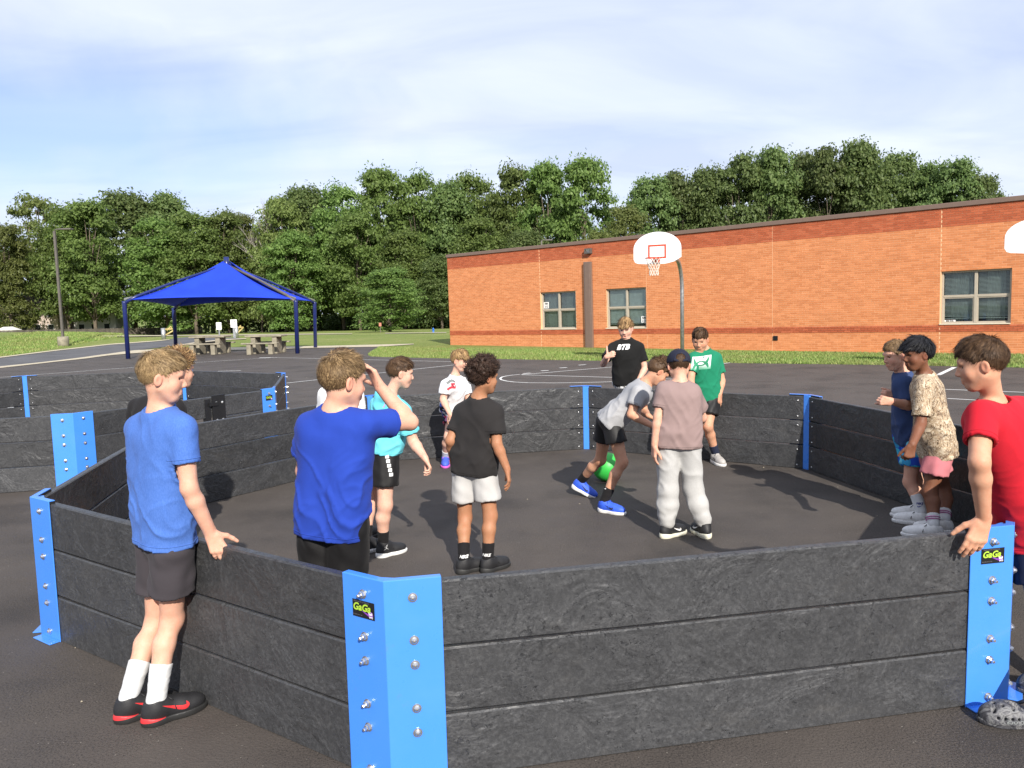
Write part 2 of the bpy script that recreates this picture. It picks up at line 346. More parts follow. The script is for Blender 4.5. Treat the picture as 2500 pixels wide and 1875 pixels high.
# driveway, its kerbs, the pale path behind the court
strip('driveway',[(-80,884),(0,874),(135,857),(270,842),(380,834),(414,830),(425,826),(470,822),(560,822)],
      [(-80,908),(0,896),(90,887),(160,878),(270,864),(330,856),(420,845),(520,833),(600,828)],MA['road'],.01)
strip('kerb',[(-80,882.5),(0,872.6),(135,855.6),(270,840.6),(380,832.6),(414,829)],[(-80,885),(0,875),(135,857.8),(270,842.6),(380,834.4),(414,830.4)],MA['concrete'],.03)
strip('path',[(-80,906),(0,895),(90,886),(160,878),(200,873),(270,863),(300,857),(400,852),(500,849.5),(650,847.5),(780,845),(926,841.5),(1010,839.5)],
      [(-80,910),(0,899),(90,889),(160,881),(200,877),(270,867.5),(330,862.5),(430,860.5),(500,857),(650,853),(780,849.5),(926,846.8),(1010,841)],MA['concrete'],.012)
strip('kerb',[(430,844),(480,836),(550,829),(600,827)],[(432,846),(483,838),(553,831),(602,828.6)],MA['concrete'],.03)
strip('kerb',[(250,820.5),(350,820),(420,819),(600,817),(800,815),(860,815)],[(250,822.3),(350,821.8),(420,821),(600,819),(800,816.6),(860,816)],MA['concrete'],.03)
strip('kerb',[(940,813.5),(1090,812)],[(940,814.8),(1090,813.2)],MA['concrete'],.03)
# ================= painted lines =================
lines=[];
def pline(a,b,w=.05,curve=None):
    pts=[at(*q) for q in (curve or [a,b])]; v=[];n=len(pts)
    for i,p in enumerate(pts):
        d=(pts[min(i+1,n-1)]-pts[max(i-1,0)]).normalized(); nn=Vector((-d.y,d.x,0))*w/2; v+=[p+nn+Vector((0,0,.004)),p-nn+Vector((0,0,.004))]
    obj('court_line',new_mesh('court_line',v,[(2*i,2*i+1,2*i+3,2*i+2) for i in range(n-1)],MA['line']),kind='structure')
pline((-60,926),(321,897.5)); pline((321,897.5),(466,886)); pline((466,886),(668,873)); pline((668,873),(1162,884.5))
pline((690,936.5),(1162,885.5)); pline((633,873.6),(674,873),.16); pline((532,906.6),(588,904.8),.07)
pline((295,979),(338,977.5),.06); pline((18,996),(52,993),.06)
pline((1148,884),(1165,884.6),.25); pline((1150,889),(1163,888.5),.12)
pline((1273,915),(1700,867+12),.05)
import itertools
c0=[(1270,914.3),(1252,916),(1237,918),(1226,920.5),(1221,924),(1224,927.5),(1236,930.5),(1255,933),(1290,934.8),(1353,935.3),(1420,934.3),(1492,932.5),(1600,930),(1700,927)]
pline(0,0,.05,c0); pline((1273,915.3),(1700,927.5))
for u,v in((1286,912),(1330,905.5),(1375,898.5),(1421,891.5)): pline((u-9,v+.2),(u+9,v-1.),.1)
pline((1720,895),(1793,884)); 
pline((2290,916),(2330,897),.1); pline((2308,951),(2500,958.2),.05); pline((2313,973.2),(2500,984),.05); pline((2283,914.5),(2300,915),.05)
# ================= grass blades near the camera side of the lawns =================
def blades(name,polys,n,h,w,seed):
    r=np.random.default_rng(seed); out=[]
    per=n//len(polys)
    for pl in polys:
        A=np.array([[p.x,p.y] for p in pl]); lo=A.min(0);hi=A.max(0); got=0
        while got<per:
            q=lo+(hi-lo)*r.random((per*2,2)); ins=np.zeros(len(q),bool); j=len(A)-1
            for i in range(len(A)):
                xi,yi=A[i];xj,yj=A[j]
                c=((yi>q[:,1])!=(yj>q[:,1]))&(q[:,0]<(xj-xi)*(q[:,1]-yi)/(yj-yi+1e-12)+xi); ins^=c; j=i
            q=q[ins][:per-got]; got+=len(q); out.append(q)
            if len(q)==0: break
    q=np.concatenate(out); m=len(q); z=np.array([H(a,b) for a,b in q])-.01
    a=r.random(m)*2*np.pi; hh=h*(.5+r.random(m)); ww=w*(.6+.8*r.random(m)); lean=(r.random((m,2))-.5)*h*1.1
    V=np.zeros((m,3,3)); V[:,0,0]=q[:,0]-np.cos(a)*ww; V[:,0,1]=q[:,1]-np.sin(a)*ww; V[:,1,0]=q[:,0]+np.cos(a)*ww; V[:,1,1]=q[:,1]+np.sin(a)*ww
    V[:,0,2]=V[:,1,2]=z; V[:,2,0]=q[:,0]+lean[:,0]; V[:,2,1]=q[:,1]+lean[:,1]; V[:,2,2]=z+hh
    return obj(name,np_mesh(name,V.reshape(-1,3),np.arange(3*m).reshape(-1,3),MA['blade'],False),kind='stuff')
t=NT('grass_blade'); gg=t.node('ShaderNodeNewGeometry'); cc=t.ramp(gg.outputs['Random Per Island'],[(0.,(.08,.15,.028)),(.6,(.17,.27,.055)),(.88,(.28,.33,.10)),(1.,(.42,.39,.19))])
cc=t.mix(t.ramp(t.noise(.4,4,.6,gg.outputs['Position']),[(.4,0.),(.65,.6)]),cc,(.2,.19,.07)); MA['blade']=t.fin(cc,.6,0,.3)
pa=[at(u,v) for u,v in [(925,847)]+edge]+[dep(2500,862,21.5),at(1100,850)]
pa2=[at(u,v) for u,v in ((0,872),(200,849),(300,838),(300,830),(100,840),(0,850))]
blades('grass',[pa],95000,.055,.012,3); blades('grass',[pa2],16000,.08,.02,4)
# ================= far lawns: dead leaves / pale patch =================
# ================= trees =================
def blob_noise(p,seed):
    return math.sin(p[0]*2.1+seed)*math.sin(p[1]*1.7+seed*2)*math.sin(p[2]*2.6+seed*3)
def crown_mesh(seed,leafmat,nclump,nleaf,low=.18,size=.42,aspect=1.):
    "unit tree about 20 m tall, 12 m wide; returns crown mesh and limb list"
    r=np.random.default_rng(seed); cl=[]
    Ht=20.; z0=Ht*low
    while len(cl)<nclump:
        t=r.random()**.9; z=z0+(Ht-z0-1.2)*t
        prof=max(.12,math.sin(math.pi*min(1,max(0,(t*.80+.17)))))**.55
        R=6.2*prof*(.82+.3*r.random())
        a=r.random()*2*math.pi; rr=R*.86*math.sqrt(r.random()*.8+.2)*(1+.14*math.sin(3*a+seed+z*.3)+.08*math.sin(5*a+2*seed+z))
        c=np.array([rr*math.cos(a),rr*math.sin(a),z-.0])
        cl.append((c,(.85+2.*r.random()**1.4)*(1.15-.3*t)))
    per=nleaf//nclump; V=[];
    for c,rad in cl:
        d=r.normal(size=(per,3)); d/=np.linalg.norm(d,axis=1)[:,None]; d[:,2]=np.where(d[:,2]<-.25,-d[:,2]*.6,d[:,2])
        rr=rad*(r.random(per)**.34)*(1+.18*np.sin(d[:,0]*7+seed)+.15*np.sin(d[:,1]*9))
        p=c+d*rr[:,None]*np.array([1.12,1.12,.85])
        n=d*.9+r.normal(size=(per,3))*.55+np.array([0,0,.35]); n/=np.linalg.norm(n,axis=1)[:,None]
        up=r.normal(size=(per,3)); a=np.cross(n,up); a/=np.linalg.norm(a,axis=1)[:,None]; b=np.cross(n,a)
        s=(size*(.55+.75*r.random(per)))[:,None]*.5
        q=np.stack([p-a*s*1.25,p-b*s*.75,p+a*s*1.25,p+b*s*.75],1); V.append(q)
    V=np.concatenate(V).reshape(-1,3)
    me=np_mesh('crown',V,np.arange(len(V)).reshape(-1,4),leafmat,False); return me,cl
def trunk_mesh(seed,cl,r0=.34,Ht=20.):
    r=random.Random(seed); mb=MB(); pts=[Vector((0,0,-.6))]; n=7
    for k in range(1,n+1): pts.append(Vector((r.uniform(-.5,.5)*k/n*1.6,r.uniform(-.5,.5)*k/n*1.6,Ht*.82*k/n)))
    mb.tube(pts,[r0*(1-.85*k/n) for k in range(n+1)],7)
    for c,rad in r.sample(cl,min(len(cl),22)):
        k=max(1,min(n-1,int((c[2]*.62)/(Ht*.82)*n))); s=pts[k]; e=Vector(c); m=s.lerp(e,.5)+Vector((0,0,r.uniform(-.2,.9)))
        mb.tube([s,m,e],[r0*.34,r0*.2,.035],5)
    return mb.mesh('trunk',MA['bark'],True)
TREES=[]
for k,(sd,lm,nc,nl,low,sz) in enumerate([(1,0,120,30000,.10,.37),(2,0,110,28000,.12,.38),(3,1,116,29000,.08,.36),(4,2,124,30000,.10,.38),(5,1,70,15000,.16,.33),(6,0,130,30000,.04,.37),(9,2,100,26000,.14,.37)]):
    me,cl=crown_mesh(sd,LEAF[lm],nc,nl,low,sz); TREES.append((me,trunk_mesh(sd,cl)))
def tree(name,k,u,vtop,Y,width,label,group='trees behind the school field',x=None):
    d=ray(u,800); X=d.x/d.y*Y if x is None else x; g=H(X,Y); top=dep(u,vtop,Y).z; h=(top-g)/19.7
    e=empty(name,(X,Y,g-.1),random.uniform(0,6.28),label,'tree',group); w=width/2500*Y*2500/FPX/13.2
    e.scale=(w,w,h)
    obj('trunk',TREES[k][1],e); obj('crown',TREES[k][0],e); return e
GL='trees behind the school field'
def LB(s): return s
# (mesh, u, top v, depth, width in photo px)
row=[(4,-40,520,150,150),(2,30,545,146,120),(4,100,470,158,170),(0,170,500,150,150),(1,235,490,146,170),(3,330,466,166,200),(3,425,470,168,160),(5,410,530,148,190),(0,480,515,146,170),
 (5,560,515,150,150),(2,600,520,156,110),(4,640,620,150,110),(2,700,480,142,150),(3,760,452,150,170),(0,840,450,146,170),(5,720,560,136,150),(1,940,410,148,160),(0,1030,418,150,150),(1,880,520,136,150),
 (5,990,560,132,150),(3,1105,440,148,150),(0,1160,420,152,150),(0,1260,402,146,160),(1,1340,398,142,150),(1,1430,385,138,165),(5,1180,530,128,150),(6,1080,620,124,130),(3,1290,560,126,150),(2,1530,500,122,120),(2,1470,560,120,130),
 (3,1590,430,130,150),(6,1660,412,132,150),(3,1730,405,130,150),(6,1800,370,128,160),(3,1880,360,128,170),(3,1960,372,132,150),(6,2020,350,126,150),(3,2090,342,126,170),(3,2180,372,130,160),(6,2250,392,128,140),(3,2320,388,124,150),(3,2385,425,122,130),(6,2420,470,122,80),
 (6,1600,560,112,150),(2,1720,560,110,150),(3,1850,540,108,160),(6,1990,540,108,150),(3,2120,520,106,160),(6,2260,490,106,150),(3,2370,500,108,130)]
back=[(3,200,560,176,220),(3,60,600,178,200),(6,520,580,178,220),(3,680,560,172,200),(6,860,520,172,220),(3,1000,510,170,220),(6,1120,520,170,220),(3,1240,500,165,220),(6,1380,480,160,200),(3,1700,480,150,220),(6,1900,450,150,220),(3,2080,440,150,220),(6,2250,440,145,200)]
ORD=['first','second','third','fourth','fifth','sixth','seventh','eighth']
nm={0:'leafy_tree',1:'leafy_tree',2:'olive_tree',3:'dark_tree',4:'loose_tree',5:'low_branched_tree',6:'dark_tree'}
txt={0:'bright green broad tree',1:'bright green tall tree',2:'olive green tree',3:'dark dense tree',4:'thin pale tree',5:'low-branched green tree',6:'dark round-topped tree'}
def place(u):
    for a,b in((60,'at the far left above the shed'),(190,'behind the lamp pole'),(300,'left of the blue shade canopy'),(480,'behind the canopy, left half'),(600,'behind the peak of the blue canopy'),(760,'just right of the blue canopy'),(960,'between canopy and school'),(1120,'behind the school\'s left end'),(1300,'above the roof, left of the wall lamp'),(1460,'above the roof right of the wall lamp'),(1650,'behind the basketball backboard'),(1800,'above the roof right of the backboard'),(1990,'above the roof, centre of right group'),(2200,'above the roof at the tallest trees')):
        if u<a: return b
    return 'above the roof at the right end of the wood'
cnt={}
for k,u,v,Y,w in sorted(row,key=lambda q:q[1]):
    key=(k,place(u)); cnt[key]=cnt.get(key,0)+1; tot=sum(1 for q in row if (q[0],place(q[1]))==key)
    tree(nm[k],k,u,v,Y,w*1.12,('' if tot==1 else ORD[cnt[key]-1]+' ')+txt[k]+' '+place(u),'trees of the wood behind the school')
cnt={}
for k,u,v,Y,w in sorted(back,key=lambda q:q[1]):
    key=place(u); cnt[key]=cnt.get(key,0)+1; tot=sum(1 for q in back if place(q[1])==key)
    tree('dark_tree',k,u,v,Y,w,('' if tot==1 else ORD[cnt[key]-1]+' ')+'dark tree deep in the wood '+place(u),'trees of the wood behind the school')
e=tree('small_round_tree',5,952,652,88,175,'small round low-branched tree standing alone on the lawn left of the school',None)
# dead tree with bare twigs
mb=MB(); r_=random.Random(5)
def twig(p,d,l,r,n):
    q=p+d*l; mb.tube([p,p.lerp(q,.5)+Vector((r_.uniform(-.1,.1),r_.uniform(-.1,.1),0))*l,q],[r,r*.8,r*.55],5)
    if n>0:
        for k in range(3 if n>1 else 4): twig(p.lerp(q,r_.uniform(.55,1)),(d+Vector((r_.uniform(-.6,.6),r_.uniform(-.6,.6),r_.uniform(-.05,.35)))).normalized(),l*r_.uniform(.5,.75),r*.5,n-1)
twig(Vector((0,0,-.5)),Vector((0,0,1)),13,.34,0)
for k in range(6): twig(Vector((0,0,6+k*1.2)),Vector((r_.uniform(-.4,.4),r_.uniform(-.4,.4),1)).normalized(),6.2,.17,3)
q=gat(664,812); q=Vector((dep(664,800,143).x,143,H(0,143))); obj('dead_tree',mb.mesh('dead_tree',simple('dead_wood',(.30,.27,.24),.9),True),None,q,'bare grey dead tree rising from the gap right of the canopy','tree')
# undergrowth at the foot of the wood
def scrub(name,segs,n,hh,seed):
    r=np.random.default_rng(seed); V=[]
    for (x0,y0,x1,y1) in segs:
        m=int(n); t=r.random(m); cxs=x0+(x1-x0)*t; cys=y0+(y1-y0)*t+r.normal(size=m)*1.2
        prof=hh*(.5+.5*np.sin(t*37+seed)**2)*(.6+.5*np.sin(t*11+seed*2)**2)
        z=np.array([H(a,b) for a,b in zip(cxs,cys)])+prof*r.random(m)**.8
        p=np.stack([cxs,cys,z],1); nn=r.normal(size=(m,3))*.7+np.array([0,-.5,.5]); nn/=np.linalg.norm(nn,axis=1)[:,None]
        a=np.cross(nn,r.normal(size=(m,3))); a/=np.linalg.norm(a,axis=1)[:,None]; b=np.cross(nn,a); s=(.24*(.5+r.random(m)))[:,None]
        V.append(np.stack([p-a*s*1.2,p-b*s*.7,p+a*s*1.2,p+b*s*.7],1))
    V=np.concatenate(V).reshape(-1,3); obj(name,np_mesh(name,V,np.arange(len(V)).reshape(-1,4),LEAF[2],False),kind='stuff')
scrub('undergrowth',[(-52,172,-30,165),(-38,160,-8,150),(-32,152,2,140),(-12,150,15,120),(12,124,90,100),(-130,175,-50,172)],9000,5.,3)
# ================= wooden fence =================
A=Vector((dep(-60,800,118).x,118,0)); B=Vector((dep(494,800,165).x,165,0))
fe=empty('wooden_fence',(A.x,A.y,0),0,'weathered grey wooden picket fence in front of the wood on the left','fence')
mb=MB(); n=int((B-A).length/.16)
for k in range(n):
    t=k/n; p=A.lerp(B,t)-A; zz=H(A.x+p.x,A.y+p.y)-.05; M_=frame_to(p+Vector((0,0,zz)),p+Vector((0,0,zz))+(B-A)); hh=1.5+random.uniform(-.03,.03)
    mb.add([M_@Vector(q) for q in((0,-.01,0),(.145,-.01,0),(.145,-.01,hh-.03),(.0725,-.01,hh),(0,-.01,hh-.03))],[(0,1,2,3,4)])
obj('pickets',mb.mesh('pickets',MA['wood']),fe,kind='stuff')
mb=MB()
for k in range(0,n,8):
    p=A.lerp(B,k/n)-A; p2=A.lerp(B,min(1,(k+8)/n))-A; z1=H(A.x+p.x,A.y+p.y);z2=H(A.x+p2.x,A.y+p2.y)
    for dz in(.3,1.2): mb.tube([p+Vector((0,.06,z1+dz)),p2+Vector((0,.06,z2+dz))],.045,4)
    mb.box((p.x-.05,p.y+.05,z1-.2),(p.x+.05,p.y+.15,z1+1.45))
obj('fence_rails',mb.mesh('fence_rails',MA['wood']),fe)
# ================= houses glimpsed between the trees =================
def house(u,Y,w,d,h,mat,label,name='house',roofh=2.2,win=True):
    X=dep(u,800,Y).x; g=H(X,Y); e=empty(name,(X,Y,g),.15,label,'house' if name=='house' else 'shed')
    mb=MB().box((-w/2,0,-.3),(w/2,d,h)); obj('wall',mb.mesh('wall',mat),e)
    mb=MB(); ov=.35; v=[(-w/2-ov,-ov,h),(w/2+ov,-ov,h),(w/2+ov,d+ov,h),(-w/2-ov,d+ov,h),(-w/2-ov,d/2,h+roofh),(w/2+ov,d/2,h+roofh)]
    if name=='shed': v=[(-w/2-.2,-.2,h),(-w/2-.2,d,h),(0,d,h+roofh),(0,-.2,h+roofh),(w/2+.2,-.2,h),(w/2+.2,d,h)]; mb.add(v,[(0,3,2,1),(3,4,5,2),(0,4,3),(1,2,5),(0,1,5,4)])
    else: mb.add(v,[(0,1,5,4),(2,3,4,5),(0,4,3),(1,2,5),(0,3,2,1)])
    obj('roof',mb.mesh('roof',MA['shingle'] if name=='house' else MA['siding2']),e)
    if win:
        for zz in ((1.2,4.) if h>5 else (1.1,)):
            k=-w/2+1.
            while k<w/2-1.2:
                f=obj('window',MB().box((k-.07,-.05,zz-.07),(k+1.07,.0-.002,zz+1.37)).mesh('window',MA['white']),e); obj('pane',MB().box((k,-.06,zz),(k+1,-.052,zz+1.3)).mesh('pane',MA['inside']),f); k+=2.4
house(75,152,10,9,6.2,MA['siding'],'pinkish two storey house glimpsed through the trees left of the lamp pole')
house(232,158,8,8,5.2,MA['siding2'],'white house glimpsed between the trunks right of the lamp pole')
house(10,132,2.6,3,1.5,MA['siding2'],'small white shed behind the fence at the left edge','shed',.6,False)
# ================= school building =================
Pl=dep(1100,850,36.3); Pr=dep(2500,862,21.5)
root=empty('school_building',Pl,0,'long single storey orange brick school building with brown roof edge','building')
MB_=frame_to(Pl,Pr); root.matrix_world=MB_; MBI=MB_.inverted(); PLN=MB_.col[1].to_3d()
def wuv(u,v):
    d=ray(u,v); o=Vector((0,0,CH)); t=(Pl-o).dot(PLN)/d.dot(PLN); q=MBI@(o+d*t); return q.x,q.z
LEN=29.; HT=4.19; CO=.0677; NC=61; DEP=16.
# windows as (x0,z0,x1,z1) of the opening in the wall
wins=[]
for (a,b,c,d) in ((1319,712,1405,805.5),(1479,701,1576.6,804),(2298,660,2471,793)):
    x0,z1=wuv(a,(b+ (-2 if a<2000 else 0))+0); x1,_=wuv(c,b); _,z0=wuv(c,d-2); _,z1=wuv(c,b if a<2000 else b-8)
    z0=round(z0/CO)*CO; z1=round(z1/CO)*CO; wins.append([x0,z0,x1,z1])
zb0=round(sum(w[1] for w in wins)/3/CO)*CO; zt=round(sum(w[3] for w in wins)/3/CO)*CO
for w in wins: w[1]=zb0; w[3]=zt
wins.append([wins[2][0]+4.6,zb0,wins[2][2]+4.6,zt])
wins.append([wins[2][0]+7.2,zb0,wins[2][2]+7.2,zt])
print('WINS',[[round(x,2) for x in w] for w in wins])
# core walls with openings (mortar behind bricks)
mb=MB(); segs=[];x=0.
def core(x0,x1,z0,z1): mb.box((x0,.0045,z0),(x1,.25,z1))
for w in wins:
    core(x,w[0],-.6,HT); core(w[0],w[2],-.6,w[1]); core(w[0],w[2],w[3],HT); x=w[2]
core(x,LEN,-.6,HT)
mb.box((.012,.25,-.6),(.25,DEP,HT)); mb.box((LEN-.25,.25,-.6),(LEN-.012,DEP,HT)); mb.box((.25,DEP-.25,-.6),(LEN-.25,DEP,HT))
obj('wall',mb.mesh('wall',MA['mortar']),root)
obj('roof',MB().box((.2,.2,HT-.1),(LEN-.2,DEP-.2,HT+.02)).mesh('roof',MA['roofm']),root)
mb=MB().box((-.04,-.05,HT-.0),(LEN+.04,.2,HT+.14)).box((-.04,.2,HT),(.2,DEP,HT+.14)).box((LEN-.2,.2,HT),(LEN+.04,DEP,HT+.14))
obj('roof_coping',mb.mesh('roof_coping',MA['brown'],bevel=.01,seg=1),root)
BL,BH,BT=.1935,.0577,.05
joints=[wuv(1318,700)[0],wuv(1577,600)[0],wuv(1886,700)[0],wuv(2297,600)[0],wuv(2297,600)[0]+7.3]
def band(k):
    z=k*CO
    if k>=NC-8+1 : return 2
    if zb0-3*CO-.001<=z<zb0-.001: return 2
    return 1
cells=[]
for k in range(-3,NC+1):
    z=k*CO; off=(k%2)*.1015
    if z+BH>HT: break
    x=-off
    while x<LEN:
        a,b=max(0,x),min(LEN,x+BL); iv=[(a,b)]
        cuts=[(j-.006,j+.006) for j in joints]+[(w[0],w[2]) for w in wins if z+BH>w[1]+.002 and z<w[3]-.002]
        for c0,c1 in cuts:
            nv=[]
            for p,q in iv:
                if q<=c0 or p>=c1: nv.append((p,q))
                else:
                    if c0-p>.015: nv.append((p,c0))
                    if q-c1>.015: nv.append((c1,q))
            iv=nv
        for p,q in iv:
            if q-p>.02: cells.append((p,q,z,k))
        x+=.2032
unit={}
def brick_mesh(dark):
    b=MB(); hx,hz=.5,.5
    v=[(-.5,0,-.5),(.5,0,-.5),(.5,0,.5),(-.5,0,.5),(-.5,1,-.5),(.5,1,-.5),(.5,1,.5),(-.5,1,.5)]
    b.add(v,[(0,1,2,3),(1,5,6,2),(0,3,7,4),(3,2,6,7),(0,4,5,1)]); return b.mesh('brick',MA['brick_dark' if dark else 'brick'])
bm_={1:brick_mesh(False),2:brick_mesh(True)}
full=[c for c in cells if c[1]-c[0]>BL-.005 and 1.2<c[2]<HT]
o_=Vector((0,0,CH))
def inview(c):
    w=MB_@Vector((c[0],0,c[2])); d=w-o_; y=d.dot(fwd); return abs(d.dot(cx_)/y*FPX)<1245 and (w-o_).length or 1e9
full.sort(key=lambda c:inview(c)); big=set(id(c) for c in full[:290])
groups={1:[],2:[]}
rb=random.Random(3)
for c in cells:
    p,q,z,k=c; bd=band(k); y0=(-.012 if bd==2 and z<2 else (-.004 if bd==2 else 0))+rb.uniform(-.0015,.0015)
    if id(c) in big:
        o=obj('brick',bm_[bd],root,((p+q)/2,y0,z+BH/2)); o.scale=(q-p,BT,BH)
    else: groups[bd].append((p,q,z,y0))
for bd,gs in groups.items():
    G=np.array(gs); a,b,z,y=G.T; n=len(G); Z0=np.zeros(n)
    V=np.stack([np.stack(t,1) for t in ((a,y,z),(b,y,z),(b,y,z+BH),(a,y,z+BH),(a,y+BT,z),(b,y+BT,z),(b,y+BT,z+BH),(a,y+BT,z+BH))],1).reshape(-1,3)
    F=np.array([(0,1,2,3),(1,5,6,2),(0,3,7,4),(3,2,6,7),(0,4,5,1)]); Q=(np.arange(n)[:,None,None]*8+F[None]).reshape(-1,4)
    obj('brick_courses',np_mesh('brick_courses',V,Q,MA['brick' if bd==1 else 'brick_dark'],False),root,kind='stuff')
# left end wall bricks
mb=MB()
for k in range(-3,NC+1):
    z=k*CO
    if z+BH>HT: break
    y=.055+(k%2)*.1
    while y<DEP-.2:
        mb.add([(0,y,z),(0,y,z+BH),(0,y+BL,z+BH),(0,y+BL,z),(.012,y,z),(.012,y,z+BH),(.012,y+BL,z+BH),(.012,y+BL,z)],[(0,1,2,3),(1,5,6,2),(0,3,7,4),(0,4,5,1)]); y+=.2032
obj('brick_courses',mb.mesh('brick_courses',MA['brick']),root,kind='stuff')
for j in joints: obj('expansion_joint',MB().box((j-.005,-.001,-.3),(j+.005,.004,HT)).mesh('expansion_joint',MA['mortar']),root)
# windows
rest=simple('paper',(.8,.8,.78),.8)
def window(w,kind,sign=None):
    x0,z0,x1,z1=w; R=.085; fw=.055
    mb=MB(); 
    for a,b,c,d in((x0,x1,z0,z0+fw),(x0,x1,z1-fw,z1),(x0,x0+fw,z0+fw,z1-fw),(x1-fw,x1,z0+fw,z1-fw)): mb.box((a,R,c),(b,R+.07,d))
    xm=(x0+x1)/2; zm=z0+(z1-z0)*.53; mb.box((xm-.04,R-.004,z0+fw),(xm+.04,R+.07,z1-fw)); mb.box((x0+fw,R-.002,zm-.035),(xm-.04,R+.07,zm+.035)); mb.box((xm+.04,R-.002,zm-.035),(x1-fw,R+.07,zm+.035))
    f=obj('window',mb.mesh('window',MA['tan'],bevel=.004,seg=1),root)
    mb=MB()
    for a,b in((x0+fw,xm-.04),(xm+.04,x1-fw)): # sash frames of the lower lights
        lo=z0+fw;hi=zm-.035
        for q in((a,b,lo,lo+.035),(a,b,hi-.03,hi),(a,a+.03,lo+.035,hi-.03),(b-.03,b,lo+.035,hi-.03)): mb.box((q[0],R+.012,q[2]),(q[1],R+.05,q[3]))
    obj('sash',mb.mesh('sash',MA['tan']),f)
    for a,b in((x0+fw,xm-.04),(xm+.04,x1-fw)):
        for c,d in((z0+fw,zm-.035),(zm+.035,z1-fw)): obj('pane',MB().box((a,R+.055,c),(b,R+.061,d)).mesh('pane',MA['glass']),f)
    obj('sill',MB().box((x0-.03,-.035,z0-.001),(x1-.005,R-.001,z0+.03)).mesh('sill',MA['sill'],bevel=.004,seg=1),f)
    mb=MB(); z=z1-fw-.01; n=0
    for a,b in((x0+fw+.01,xm-.05),(xm+.05,x1-fw-.01)):
        z=z1-.07
        while z>z0+(.2 if kind!='open' else .12):
            mb.add([(a,R+.10,z),(b,R+.10,z),(b,R+(.106 if kind=='closed' else .118),z+(.0245 if kind=='closed' else .015)),(a,R+(.106 if kind=='closed' else .118),z+(.0245 if kind=='closed' else .015))],[(0,1,2,3)]); z-=(.026 if kind=='closed' else .036)
        mb.box((a,R+.1,z-.02),(b,R+.12,z))
    obj('blind',mb.mesh('blind',MA['blind']),f)
    if kind=='closed': obj('blind_backing',MB().box((x0+fw,R+.13,zm-.1),(x1-.25,R+.135,z1-.1)).mesh('blind_backing',MA['blind']),f)
    else:
        mb=MB(); 
        for a,b in(((x0+.22,xm-.12),(xm+.25,x1-.18))):
            n=26; v=[]
            for i in range(n+1):
                x=a+(b-a)*i/n; y=R+.2+.03*math.sin(i*1.7)+.012*math.sin(i*.6); v+=[(x,y,z0+.1),(x,y,z1-.06)]
            mb.add(v,[(2*i,2*i+2,2*i+3,2*i+1) for i in range(n)])
        obj('curtain',mb.mesh('curtain',MA['curtain'],True),f)
    obj('room_recess',MB().box((x0-.3,R+.5,z0-.3),(x1+.3,R+.55,z1+.2)).box((x0-.3,R+.2,z0-.35),(x1+.3,R+.5,z0-.3)).mesh('room_recess',MA['inside']),f)
    if sign:
        tx,sx,sz,ss=sign; s=obj('room_sign',MB().box((sx,R+.045,sz),(sx+ss,R+.052,sz+ss*(1. if len(tx)>1 else .22))).mesh('room_sign',rest),f)
        v=[];fc=[]
        for i,q in enumerate(tx):
            a,b=text_poly(q,ss*(.46 if len(tx)>1 else .2),.004); m=len(v)
            zc=sz+ss*(.72-.45*i) if len(tx)>1 else sz+ss*.11
            v+=[(sx+ss/2+p.x,R+.043,zc+p.y) for p in a]; fc+=[tuple(j+m for j in g) for g in b]
        sm=new_mesh('room_sign',v,fc,MA['black']); 
        so_=s.data; nv=len(so_.vertices)
        bm=bmesh.new(); bm.from_mesh(so_); so_.materials.append(MA['black']); 
        vs=[bm.verts.new(p) for p in v]
        for g in fc:
            try: q=bm.faces.new([vs[j] for j in g]); q.material_index=1
            except ValueError: pass
        bm.to_mesh(so_); bm.free()
    return f
w0,w1,w2=wins[:3]
window(w0,'open',(('RM','212'),w0[0]+.07,w0[1]+(w0[3]-w0[1])*.57,.26))
window(w1,'closed',(('RM','213'),w1[2]-.30,w1[1]+.22,.24))
window(w2,'curtain',(('RM 210',),w2[0]+.07,w2[1]+.07,.3))
for w in wins[3:]: window(w,'curtain')
# downspout, wall light, vent
a,zz=wuv(1428,640); b,_=wuv(1446,640)
obj('downspout',MB().box((a,-.12,-.05),(b,-.005,zz)).box((a+.05,-.135,-.05),(b-.05,-.121,zz-.02)).mesh('downspout',MA['brown'],bevel=.006,seg=1),root)
a,z0=wuv(1432,620); b,z1=wuv(1446,606)
lf=obj('wall_lamp',MB().box((a,-.16,z0),(a+.03,-.002,z1)).box((b-.03,-.16,z0),(b,-.002,z1)).box((a+.03,-.16,z1-.03),(b-.03,-.002,z1)).box((a+.03,-.16,z0),(b-.03,-.002,z0+.03)).mesh('wall_lamp',MA['polebronze']),root)
obj('lens',MB().add([(a+.03,-.03,z0+.03),(b-.03,-.03,z0+.03),(b-.03,-.14,z1-.03),(a+.03,-.14,z1-.03)],[(0,1,2,3)]).mesh('lens',MA['white']),lf)
a,z0=wuv(1888,831); b,z1=wuv(1899,820)
mb=MB().box((a,-.02,z0),(b,-.001,z1))
for k in range(5): mb.box((a+.01,-.035,z0+.015+k*(z1-z0-.02)/5),(b-.01,-.021,z0+.03+k*(z1-z0-.02)/5))
obj('wall_vent',mb.mesh('wall_vent',MA['black']),root)
